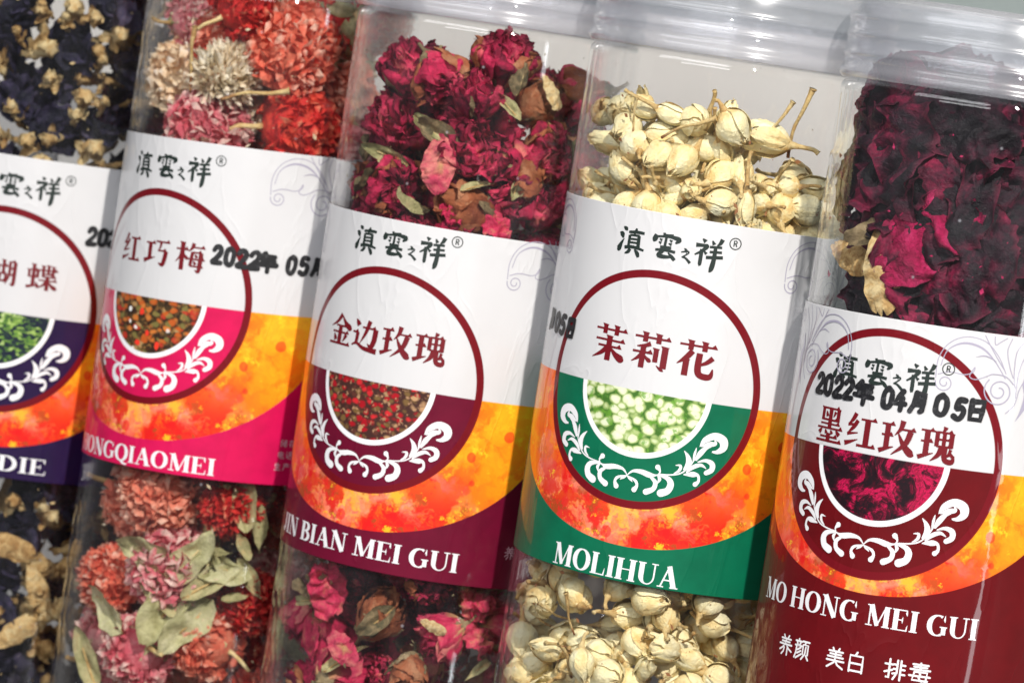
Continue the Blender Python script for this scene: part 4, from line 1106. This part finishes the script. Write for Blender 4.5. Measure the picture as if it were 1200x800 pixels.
def petal_spec(seed, mat, W=.75, cup=.5, curl=.3, crum=.16):
    return [('petal', sheet('loose_petal', seed, 2.0, W, cup, curl, crum, mat, .5, 13, 16, .15), Matrix.Translation((0, -1, 0)), None, [])]


def stem_spec(seed):
    rg = random.Random(seed)
    b = rg.uniform(-.4, .4)
    return [('stem', tube('loose_stem', [(0, 0, -1, .05), (b * .5, .1, -.3, .05), (b, 0, .4, .06), (b * .8, 0, .9, .085), (b * .8, 0, 1.0, .12)], M_TUBE, 7, .3, seed), Matrix.Identity(4), None, [])]


DL = ((6, .16, 60), (9, .36, 40), (12, .60, 32), (14, .82, 27))
SPECS = {
    'rose_a': rose_spec(M_ROSE, .17, .20, 1, M_PINK), 'rose_b': rose_spec(M_ROSE, .22, .36, 2, None, sepals=5),
    'rose_c': rose_spec(M_ROSE, .23, .15, 3, M_BROWN, sepals=3), 'rose_bud': rose_spec(M_BROWN, .08, .0, 4, M_PINK, sepals=5, layers=((4, .3, 70), (5, .5, 75), (5, .62, 80))),
    'globe_coral': globe_spec(M_CORAL, 11, 'ball', 2, 3), 'globe_red': globe_spec(M_REDB, 12, 'tight', 1), 'globe_pink': globe_spec(M_PINKB, 13, 'tight', 3, 4),
    'globe_cream': globe_spec(M_PEACH, 18, 'tight', 0, 4), 'globe_straw': globe_spec(M_STRAW, 14, 'tuft', 1, 5), 'globe_red2': globe_spec(M_REDB, 15, 'ball', 3), 'globe_coral2': globe_spec(M_CORAL, 16, 'tight', 0, 5, M_LEAF),
    'jas_a': jasmine_spec(21, 0, .95), 'jas_b': jasmine_spec(22, 0, .84, .5), 'jas_c': jasmine_spec(23, .26, .75, .9), 'jas_d': jasmine_spec(24, .06, 1.0, .3), 'jas_e': jasmine_spec(25, 0.0, .6, 1.6),
    'dark_a': rose_spec(M_DARK, .30, .30, 31, M_DARK, M_DARK, 0, DL), 'dark_b': rose_spec(M_DARK, .36, .36, 32, None, M_DARK, 0, DL), 'dark_c': rose_spec(M_DARK, .32, .2, 33, None, M_SEPAL, 2, DL),
    'navy_a': navy_spec(41), 'navy_b': navy_spec(42), 'navy_c': navy_spec(43), 'ochre_a': ochre_spec(44), 'ochre_b': ochre_spec(45),
    'leaf_a': leaf_spec(51), 'leaf_b': leaf_spec(52, None, .3, -.5, .8), 'leaf_c': leaf_spec(57, M_PALE, .48, .3, .5, .2), 'sepal_l': leaf_spec(53, M_SEPAL, .5, .6, .9, .2), 'ochre_leaf': [('blade', folded('crumpled_leaf', 58, 2.1, .48, M_OCHRE, .7, .10), Matrix.Identity(4), None, [])],
    'petal_mag': [('petal', folded('broad_petal', 61, 2.1, .62, M_MAG, .3, .17), Matrix.Identity(4), None, [])],
    'fold_a': [('petal', folded('velvet_petal', 62 + v, 2.1 - .3 * v, 1.0 - .15 * v, M_DARK, .22, .15), rz(v * 1.9) @ Matrix.Translation((.25 * v, .1 * v, -.22 * v)), None, []) for v in range(3)],
    'fold_b': [('petal', folded('velvet_petal', 72 + v, 1.9 - .2 * v, .95, M_DARK, .26, .18), rz(v * 2.3) @ Matrix.Translation((-.2 * v, .2 * v, -.2 * v)), None, []) for v in range(3)], 'petal_pink': [('petal', folded('crumpled_petal', 67, 1.9, .62, M_PINK, .5, .16), Matrix.Identity(4), None, [])], 'petal_rose': [('petal', folded('crumpled_petal', 68, 1.9, .72, M_ROSE, .6, .26), Matrix.Identity(4), None, [])],
    'stem': stem_spec(71), 'stem2': stem_spec(72),
}
WORDS = {
    'rose_a': ('dried_rose', 'magenta dried rose', 'dried rose'), 'rose_b': ('dried_rose', 'open crumpled magenta rose', 'dried rose'), 'rose_c': ('dried_rose', 'tight dark magenta rose', 'dried rose'),
    'rose_bud': ('dried_rose', 'brown dried rosebud', 'dried rose'),
    'globe_coral': ('globe_flower', 'coral spiky globe flower', 'dried flower'), 'globe_red': ('globe_flower', 'red globe flower', 'dried flower'), 'globe_pink': ('globe_flower', 'pale pink globe flower', 'dried flower'),
    'globe_cream': ('globe_flower', 'peach cream globe flower', 'dried flower'), 'globe_straw': ('globe_flower', 'straw coloured tufted flower', 'dried flower'), 'globe_red2': ('globe_flower', 'leafy red globe flower', 'dried flower'), 'globe_coral2': ('globe_flower', 'smooth coral globe flower', 'dried flower'),
    'jas_a': ('jasmine_bud', 'plump cream jasmine bud', 'jasmine bud'), 'jas_b': ('jasmine_bud', 'cream jasmine bud', 'jasmine bud'), 'jas_c': ('jasmine_bud', 'half open jasmine bud', 'jasmine bud'),
    'jas_d': ('jasmine_bud', 'round cream jasmine bud', 'jasmine bud'), 'jas_e': ('jasmine_bud', 'slim stalked jasmine bud', 'jasmine bud'),
    'dark_a': ('dark_rose', 'blackish red ruffled rose', 'dried rose'), 'dark_b': ('dark_rose', 'loose blackish red rose', 'dried rose'), 'dark_c': ('dark_rose', 'tight blackish red rose', 'dried rose'),
    'navy_a': ('navy_flower', 'crumpled dark navy flower', 'dried flower'), 'navy_b': ('navy_flower', 'limp dark navy flower', 'dried flower'), 'navy_c': ('navy_flower', 'shrivelled dark navy flower', 'dried flower'),
    'ochre_a': ('ochre_calyx', 'ochre lumpy flower centre', 'flower centre'), 'ochre_b': ('ochre_calyx', 'pale ochre flower centre', 'flower centre'),
    'fold_a': ('dark_rose', 'velvety blackish rose', 'dried rose'), 'fold_b': ('dark_rose', 'folded blackish rose', 'dried rose'),
    'leaf_c': ('dried_leaf', 'pale green crumpled leaf', 'leaf'),
    'leaf_a': ('dried_leaf', 'olive curled leaf', 'leaf'), 'leaf_b': ('dried_leaf', 'narrow olive leaf', 'leaf'), 'sepal_l': ('dried_leaf', 'tan brown sepal', 'leaf'), 'ochre_leaf': ('dried_leaf', 'ochre crumpled leaf', 'leaf'),
    'petal_mag': ('dried_petal', 'bright magenta petal', 'petal'), 'petal_pink': ('dried_petal', 'loose pink petal', 'petal'), 'petal_rose': ('dried_petal', 'dark loose petal', 'petal'),
    'stem': ('loose_twig', 'thin amber twig', 'twig'), 'stem2': ('loose_twig', 'bent amber twig', 'twig'),
}
JARW = ['navy label jar', 'pink label jar', 'wine label jar', 'green label jar', 'dark red label jar']
GROUPS = {'dried_rose': 'magenta roses in the wine label jar', 'globe_flower': 'globe flowers in the pink label jar', 'jasmine_bud': 'jasmine buds in the green label jar', 'dark_rose': 'dark roses in the dark red label jar',
          'navy_flower': 'navy flowers in the navy label jar', 'ochre_calyx': 'ochre flower centres among the navy petals', 'dried_leaf': 'loose dried leaves in the jars', 'dried_petal': 'loose dried petals in the jars', 'loose_twig': 'loose twigs among the flowers'}

ITEMS = []      # dict(jar, key, pos, r, rot)


def add(jar, key, pos, r, rot=None, fixed=True, rng=R3):
    if rot is None: rot = Euler((rng.uniform(0, 6.28), rng.uniform(0, 6.28), rng.uniform(0, 6.28)))
    ITEMS.append(dict(jar=jar, key=key, pos=Vector(pos), r=r, rot=rot, fixed=fixed))


def facing(az, tilt, spin=0.0):
    """axis leaning tilt (from straight up) towards azimuth az (0 = to the viewer's side, -y)"""
    return (Matrix.Rotation(az, 3, 'Z') @ Matrix.Rotation(tilt, 3, 'X') @ Matrix.Rotation(spin, 3, 'Z')).to_euler()


def hero(jar, key, px, py, r, rho=None, rot=None):
    add(jar, key, at(px, py, jar, rho if rho is not None else 0.93 - r), r, rot)


VIEW = 0.62      # azimuth of the viewer as seen from the jars
# globe flowers
hero(1, 'globe_coral2', 342, 58, .34, None, facing(VIEW + .4, .35))
hero(1, 'globe_red', 346, 150, .31)
hero(1, 'globe_pink', 243, 155, .32, None, facing(VIEW, .6))
hero(1, 'globe_cream', 196, 90, .31, None, facing(VIEW - 1.2, 1.2))
hero(1, 'globe_straw', 252, 88, .27, .80, facing(VIEW + .5, 1.0))
hero(1, 'globe_red', 285, 8, .24)
hero(1, 'globe_pink', 215, 22, .22)
hero(1, 'globe_coral2', 152, 580, .33)
hero(1, 'globe_red2', 272, 592, .24, None, facing(VIEW + .4, 2.6))
hero(1, 'globe_pink', 205, 668, .34, None, facing(VIEW + .9, 2.0))
hero(1, 'globe_red', 292, 705, .25)
hero(1, 'globe_pink', 128, 748, .33)
hero(1, 'globe_coral2', 243, 752, .27, .62)
hero(1, 'leaf_a', 178, 690, .25, .86, facing(VIEW, 1.3, .8))
hero(1, 'leaf_a', 243, 640, .27, .90, facing(VIEW + 1.2, 1.2, 2.4))
for px_, py_, r_, sp_ in ((168, 655, .27, 1.3), (188, 712, .30, 2.8), (225, 655, .24, -.6), (215, 735, .26, 2.5), (262, 668, .22, -1.7), (120, 715, .22, .9)):
    az_ = math.atan2(at(px_, py_, 1, .9).x - JAR_X[1], -at(px_, py_, 1, .9).y)
    hero(1, 'leaf_c', px_, py_, r_, .90, facing(az_, 1.5, sp_))
hero(1, 'leaf_b', 250, 680, .26, .88, facing(VIEW, 1.4, -.9))
hero(1, 'leaf_b', 100, 770, .27, .90, facing(VIEW, 1.3, .5))
hero(1, 'leaf_a', 290, 590, .22, .88, facing(VIEW, 1.2, .2))
hero(1, 'stem', 228, 70, .24, .88, facing(VIEW, .1))
hero(1, 'stem', 300, 112, .25, .9, facing(VIEW + 1.5, 1.3))
# magenta roses
hero(2, 'rose_a', 483, 82, .27, None, facing(VIEW - .6, .5))
hero(2, 'rose_c', 592, 72, .27, None, facing(VIEW + .3, .25))
hero(2, 'rose_b', 478, 142, .29, None, facing(VIEW - .3, .8))
hero(2, 'rose_a', 560, 112, .22, None, facing(VIEW + .2, .3))
hero(2, 'rose_bud', 626, 122, .23, .62, facing(VIEW + 1.0, .9))
hero(2, 'rose_b', 560, 166, .31, .62, facing(VIEW, 1.0))
hero(2, 'rose_c', 640, 178, .24)
hero(2, 'petal_pink', 514, 195, .19, .90, facing(VIEW, 1.45, .15))
hero(2, 'rose_bud', 549, 246, .29, .70, facing(VIEW - 1.1, 1.25))
hero(2, 'rose_a', 628, 245, .20, None, facing(VIEW, .4))
hero(2, 'rose_c', 450, 215, .26, .55)
hero(2, 'sepal_l', 505, 158, .16, .90, facing(VIEW, 1.3, 1.2))
hero(2, 'sepal_l', 612, 96, .12, .90)
hero(2, 'ochre_leaf', 648, 108, .12, .86, facing(VIEW + .6, 1.2, .4))
hero(2, 'leaf_b', 470, 238, .16, .92)
hero(2, 'leaf_b', 444, 180, .18, .9, facing(VIEW, 1.5, 1.3))
hero(2, 'rose_bud', 444, 722, .26, None, facing(VIEW + .8, .7))
hero(2, 'petal_rose', 380, 690, .20, .88, facing(VIEW, 1.4, .3))
hero(2, 'petal_pink', 402, 760, .14, .90, facing(VIEW, 1.3, .9))
hero(2, 'rose_a', 520, 745, .22)
hero(2, 'rose_b', 385, 735, .22, .6)
hero(2, 'sepal_l', 350, 690, .15, .9)
hero(2, 'petal_rose', 570, 715, .16, .86)
hero(2, 'ochre_leaf', 508, 735, .09, .9)
hero(2, 'rose_bud', 480, 790, .22)
# dark roses
def wallface(jar, px, py, rho, spin=0.0):
    """orientation of a broad petal lying against the jar wall, its face outwards"""
    p = at(px, py, jar, rho)
    az = math.atan2(p.x - JAR_X[jar], -(p.y - JAR_Y[jar]))
    return facing(az, 1.45, spin)


for kx, (px_, py_, r_, key_, sp_) in enumerate([(1035, 150, .40, 'fold_a', .3), (1105, 165, .40, 'fold_b', 1.4), (1165, 185, .38, 'fold_a', 2.2), (1020, 215, .36, 'fold_b', .9),
                                   (1090, 225, .38, 'fold_a', 4.0), (1155, 260, .38, 'fold_b', 2.9), (1110, 300, .36, 'fold_a', 5.2), (1180, 330, .34, 'fold_b', .2), (1085, 350, .30, 'fold_a', 3.3), (1030, 350, .28, 'fold_b', 1.8),
                                   (1015, 120, .26, 'fold_b', 5.0), (1075, 125, .30, 'fold_a', 1.0), (1140, 135, .30, 'fold_b', 3.8), (1200, 240, .36, 'fold_a', .7), (985, 200, .28, 'fold_a', 2.0)]):
    hero(4, key_, px_, py_, r_ * 1.18, .82 - .05 * (kx % 3), wallface(4, px_, py_, .8, sp_))
hero(4, 'petal_mag', 1078, 282, .38, .87, wallface(4, 1078, 282, .87, 2.35))
hero(4, 'ochre_leaf', 1032, 318, .25, .91, facing(VIEW - .2, 1.35, .2))
hero(4, 'ochre_leaf', 996, 300, .20, .84, facing(VIEW - .8, 1.2, 1.2))
hero(4, 'sepal_l', 1010, 276, .15, .88, facing(VIEW - .8, 1.3, 2.2))
hero(4, 'petal_mag', 1165, 315, .17, .84, wallface(4, 1165, 315, .84, 1.9))
hero(4, 'dark_c', 1000, 140, .26, .62)
# jasmine accents
hero(3, 'stem', 912, 148, .19, .80, facing(VIEW + 1.2, .45))
hero(3, 'stem2', 940, 145, .24, .76, facing(VIEW + 1.2, .25))
hero(3, 'stem2', 808, 150, .20, .9, facing(VIEW + 1.3, 1.1))
hero(3, 'stem', 745, 140, .14, .9, facing(VIEW, .2))
hero(3, 'jas_c', 905, 165, .27, .74, facing(VIEW - 1.5, 1.45))
hero(3, 'jas_e', 720, 168, .27, .78, facing(VIEW - 1.7, 1.5))
hero(3, 'jas_b', 675, 700, .26, .80)


def fill(jar, keys, z0, z1, r, n, seed, jit=0.12, keep=None):
    """loose packing of n more flowers inside the jar between two heights"""
    rg = random.Random(seed)
    fx = [it for it in ITEMS if it['jar'] == jar]
    P = np.array([tuple(it['pos'] - Vector((JAR_X[jar], JAR_Y[jar], 0))) for it in fx] or np.zeros((0, 3)), float).reshape(-1, 3)
    Rr = [it['r'] * ((1.2 if jar == 2 else 1.0) if 'fold' not in it['key'] and 'leaf' not in it['key'] and 'petal' not in it['key'] and 'stem' not in it['key'] else .35) for it in fx]
    nf = len(Rr)
    new, rr = [], []
    for i in range(n):
        a, q = rg.uniform(0, 2 * PI), math.sqrt(rg.random()) * (.95 - r)
        new.append((q * math.sin(a), -q * math.cos(a), rg.uniform(z0, z1))); rr.append(r * rg.uniform(1 - jit, 1 + jit))
    P = np.vstack([P, np.array(new)]); Rr = np.array(Rr + rr)
    for it in range(260):
        D = P[:, None] - P[None]
        d = np.sqrt((D ** 2).sum(-1)) + 1e-6
        mn = (Rr[:, None] + Rr[None]) * .90
        ov = np.clip(mn - d, 0, None); np.fill_diagonal(ov, 0)
        mv = (D / d[..., None] * ov[..., None] * .35).sum(1)
        mv[:nf] = 0
        P = P + mv
        q = np.hypot(P[:, 0], P[:, 1]); lim = .955 - Rr * .9
        f = np.where(q > lim, lim / np.maximum(q, 1e-6), 1.0); f[:nf] = 1
        P[:, 0] *= f; P[:, 1] *= f
        P[nf:, 2] = np.clip(P[nf:, 2] - .0004, z0, z1)
    for i in range(n):
        p = P[nf + i]
        add(jar, rg.choice(keys), Vector((p[0] + JAR_X[jar], p[1] + JAR_Y[jar], p[2])), float(Rr[nf + i]), None, False, rg)


for px_, py_, r_, sp_, k_ in ((10, 640, .20, 1.3, 'ochre_leaf'), (45, 690, .18, .4, 'ochre_leaf'), (20, 740, .19, 2.2, 'ochre_leaf'), (60, 610, .15, 1.2, 'ochre_b'), (15, 590, .16, 1.4, 'ochre_a'), (55, 765, .18, .6, 'ochre_b'),
                             (100, 118, .20, 1.9, 'ochre_a'), (110, 180, .19, 1.2, 'ochre_b'), (85, 12, .20, 1.0, 'ochre_a'), (140, 45, .18, .4, 'ochre_a'), (30, 170, .17, 1.4, 'ochre_b'), (60, 95, .14, 2.2, 'ochre_b')):
    q_ = at(px_, py_, 0, .9)
    hero(0, k_, px_, py_, r_, .89, facing(math.atan2(q_.x - JAR_X[0], -q_.y), 1.45, sp_))
fill(0, ['navy_a', 'navy_b', 'navy_c', 'navy_a', 'navy_b', 'ochre_a', 'ochre_b'], 4.45, 6.35, .20, 150, 1)
fill(0, ['navy_a', 'navy_b', 'navy_c', 'ochre_leaf', 'ochre_b', 'ochre_a', 'ochre_b'], .45, 2.45, .20, 150, 2)
fill(1, ['globe_coral', 'globe_coral2', 'globe_pink', 'globe_red2', 'globe_cream', 'globe_coral2'], 4.75, 6.0, .29, 20, 3)
fill(1, ['globe_coral', 'globe_coral2', 'globe_pink', 'globe_red2', 'globe_coral2', 'globe_pink'], .75, 2.75, .28, 30, 4)
fill(2, ['rose_a', 'rose_b', 'rose_c', 'rose_c'], 4.45, 5.60, .255, 34, 5)
fill(2, ['rose_a', 'rose_b', 'rose_c', 'rose_bud'], 1.15, 2.45, .21, 38, 6)
fill(3, ['jas_a', 'jas_b', 'jas_a', 'jas_b', 'jas_c', 'jas_d', 'jas_e'], 4.80, 5.62, .102, 400, 7)
fill(3, ['jas_a', 'jas_b', 'jas_a', 'jas_b', 'jas_c', 'jas_d', 'jas_e'], 1.5, 2.85, .104, 470, 8)
fill(4, ['dark_a', 'fold_a', 'dark_c', 'fold_b'], 4.3, 5.72, .30, 16, 9)
for k_ in range(26):                            # thin stalks and scraps caught against the near wall
    az = VIEW + R3.uniform(-1.2, 1.1)
    j_, z_ = (3, R3.choice((R3.uniform(5.0, 5.55), R3.uniform(1.7, 2.6))))
    add(j_, R3.choice(['stem', 'stem2']), (JAR_X[j_] + .86 * math.sin(az), JAR_Y[j_] - .86 * math.cos(az), z_), R3.uniform(.12, .2), facing(az, R3.uniform(.4, 1.5), R3.uniform(0, 6)))
for k_ in range(110):
    az = VIEW + R3.uniform(-1.2, 1.1)
    j_, z_ = R3.choice(((0, R3.uniform(4.6, 6.0)), (0, R3.uniform(.6, 2.1)), (0, R3.uniform(4.6, 6.0)), (0, R3.uniform(.6, 2.1)), (1, R3.uniform(.9, 2.4)), (2, R3.uniform(1.4, 2.1)), (2, R3.uniform(4.6, 5.5))))
    if j_ in (1, 2) and R3.random() < .5: continue
    key = R3.choice({0: ['ochre_a', 'ochre_b', 'ochre_a', 'ochre_b'], 1: ['leaf_a', 'leaf_b'], 2: ['sepal_l', 'petal_rose', 'petal_rose', 'leaf_b']}[j_])
    add(j_, key, (JAR_X[j_] + .84 * math.sin(az), JAR_Y[j_] - .84 * math.cos(az), z_), (R3.uniform(.09, .15) if j_ == 0 else R3.uniform(.10, .17)), facing(az, R3.uniform(.8, 1.6), R3.uniform(0, 6)))

# every flower stays within the jar's inner wall
for it in ITEMS:
    if it['key'].startswith('jas') and not it['fixed']: it['r'] *= 2.08
CLOUD = {}
for key, sp in SPECS.items():
    pts = []
    for pn, me, mx, lb, subs in sp:
        co = np.zeros(len(me.vertices) * 3, dtype=np.float32); me.vertices.foreach_get('co', co)
        co = co.reshape(-1, 3)[::5] / S
        M = np.array(mx)
        pts.append(co @ M[:3, :3].T + M[:3, 3])
    CLOUD[key] = np.vstack(pts)
for it in ITEMS:
    C0 = CLOUD[it['key']] @ np.array(it['rot'].to_matrix()).T
    for _ in range(5):
        X = C0 * it['r'] + np.array(it['pos']) - np.array((JAR_X[it['jar']], JAR_Y[it['jar']], 0))
        q = np.hypot(X[:, 0], X[:, 1]); k = int(q.argmax())
        if q[k] < .958: break
        e = q[k] - .957
        it['pos'] -= Vector((X[k, 0] / q[k] * e, X[k, 1] / q[k] * e, 0))
        if _ > 2: it['r'] *= .93

# leave out what the photograph shows nothing of: coarse look at which flowers reach the picture
GW_, GH_ = 300, 200
px, py = np.meshgrid((np.arange(GW_) + .5) * 1200 / GW_, (np.arange(GH_) + .5) * 800 / GH_)
dv = (np.array(right)[None, None] * ((px - 600) / F_PX)[..., None] - np.array(up)[None, None] * ((py - 400) / F_PX)[..., None] + np.array(fwd)[None, None])
best = np.full((GH_, GW_), 1e9); who = np.full((GH_, GW_), -1)
for j in range(5):
    ox, oy = CAM.x - JAR_X[j], CAM.y - JAR_Y[j]
    a = dv[..., 0] ** 2 + dv[..., 1] ** 2; b = ox * dv[..., 0] + oy * dv[..., 1]; c = ox * ox + oy * oy - 1
    D = b * b - a * c
    t = np.where(D > 0, (-b - np.sqrt(np.maximum(D, 0))) / a, 1e9)
    z = CAM.z + t * dv[..., 2]
    hit = (D > 0) & (z > RING_Z[j] + LABEL_BOT[j] + .06) & (z < RING_Z[j] + LABEL_TOP[j] - .06) & (t < best)
    best[hit] = t[hit]; who[hit] = -1
dl = np.sqrt((dv ** 2).sum(-1))
for i, it in enumerate(ITEMS):
    oc = np.array(CAM - it['pos'])
    rr = it['r'] * ((.40 if it['key'].startswith('jas') else .78) if it['fixed'] is False else .9)
    a = dl ** 2; b = (dv * oc).sum(-1); c = (oc ** 2).sum() - rr * rr
    D = b * b - a * c
    t = np.where(D > 0, (-b - np.sqrt(np.maximum(D, 0))) / a, 1e9)
    if it['fixed'] and it['key'] in ('stem', 'stem2', 'leaf_a', 'leaf_b', 'leaf_c', 'sepal_l', 'ochre_leaf', 'petal_pink', 'petal_rose', 'petal_mag'):
        it['see'] = bool(((D > 0) & (t < best)).any()); continue
    hit = (D > 0) & (t < best)
    best[hit] = t[hit]; who[hit] = i
cnt = np.bincount(who[who >= 0], minlength=len(ITEMS))
KEEP = [it for i, it in enumerate(ITEMS) if it.get('see', cnt[i] >= 3)]
ORD = ['first', 'second', 'third', 'fourth', 'fifth', 'sixth', 'seventh', 'eighth', 'ninth', 'tenth', 'eleventh', 'twelfth', 'thirteenth', 'fourteenth', 'fifteenth', 'sixteenth']
for j in range(5):                               # words that single each flower out by its place in its heap
    for upper in (True, False):
        heap = [it for it in KEEP if it['jar'] == j and (it['pos'].z > 3.7) == upper]
        if not heap: continue
        heap.sort(key=lambda it: -it['pos'].z)
        per = 5 if len(heap) < 30 else (7 if len(heap) < 60 else 10)
        rows = [heap[i:i + per] for i in range(0, len(heap), per)]
        for ri, row in enumerate(rows):
            row.sort(key=lambda it: project(it['pos'])[0])
            for ci, it in enumerate(row):
                rn = 'top row' if ri == 0 else ('bottom row' if ri == len(rows) - 1 and ri else ORD[ri] + ' row down')
                it['label'] = f"{WORDS[it['key']][1]}, {'upper' if upper else 'lower'} heap of {JARW[j]}, {rn}, {ORD[ci]} from left"
                if len(it['label'].split()) > 16: it['label'] = it['label'].replace(' heap of ', ' heap, ').replace(' from left', '').replace(', ' + ORD[ci], f', {ORD[ci]} along')


def place(it):
    nm_, look, cat = WORDS[it['key']]
    root = bpy.data.objects.new(nm_, None)
    COL.objects.link(root)
    root.empty_display_size = .002
    root.location = it['pos'] * S
    root.rotation_euler = it['rot']
    root.scale = (it['r'],) * 3
    root['label'] = it['label']; root['category'] = cat; root['group'] = GROUPS[nm_]
    for pn, me, mx, lb, subs in SPECS[it['key']]:
        o = bpy.data.objects.new(pn, me)
        COL.objects.link(o)
        o.parent = root
        mm = mx.copy(); mm.translation = mx.translation * S
        o.matrix_local = mm
        if pn == 'flower_head': o['kind'] = 'stuff'
    return root


for it in KEEP: place(it)
print('flowers', len(ITEMS), 'kept', len(KEEP), 'objects', len(COL.objects))


# ------------------------------------------------------------------ petal crumbs caught on the inside of each jar
def crumbs(j, mats, n, zs):
    rg = random.Random(900 + j)
    Vv, Fc = [], []
    for i in range(n):
        az = VIEW + rg.uniform(-1.5, 1.5); z = rg.uniform(*rg.choice(zs)); r = .958
        c = Vector((r * math.sin(az), -r * math.cos(az), z))
        ex = Vector((math.cos(az), math.sin(az), 0)); ez = Vector((0, 0, 1)); en = Vector((-math.sin(az), math.cos(az), 0))
        sz = rg.uniform(.003, .006) if rg.random() < .7 else rg.uniform(.008, .02); a = rg.uniform(0, 6.28); k = len(Vv)
        u_ = ex * math.cos(a) + ez * math.sin(a); w_ = ez * math.cos(a) - ex * math.sin(a)
        asp = rg.uniform(.3, 1)
        for p in (u_ * sz * 1.6, w_ * sz * asp, -u_ * sz * 1.3, -w_ * sz * asp, en * sz * .8): Vv.append(tuple(c + p))
        Fc += [(k, k + 1, k + 2, k + 3), (k, k + 4, k + 1), (k + 1, k + 4, k + 2), (k + 2, k + 4, k + 3), (k + 3, k + 4, k)]
    o = link('petal_crumbs', mk_mesh('petal_crumbs', Vv, Fc, mats, False))
    o.location = (JAR_X[j] * S, JAR_Y[j] * S, 0)
    o['kind'] = 'stuff'; o['label'] = 'tiny petal crumbs clinging inside the ' + JARW[j]; o['category'] = 'crumbs'


crumbs(0, M_OCHRE, 110, [(4.5, 6.0), (.5, 2.2)])
crumbs(1, M_HUSK, 130, [(4.9, 6.0), (.8, 2.5)])
crumbs(2, M_SEPAL, 110, [(4.6, 5.9), (1.2, 2.3)])
crumbs(3, M_TUBE, 240, [(4.95, 5.7), (1.5, 2.6)])
crumbs(4, M_MAG, 60, [(4.6, 6.0)])
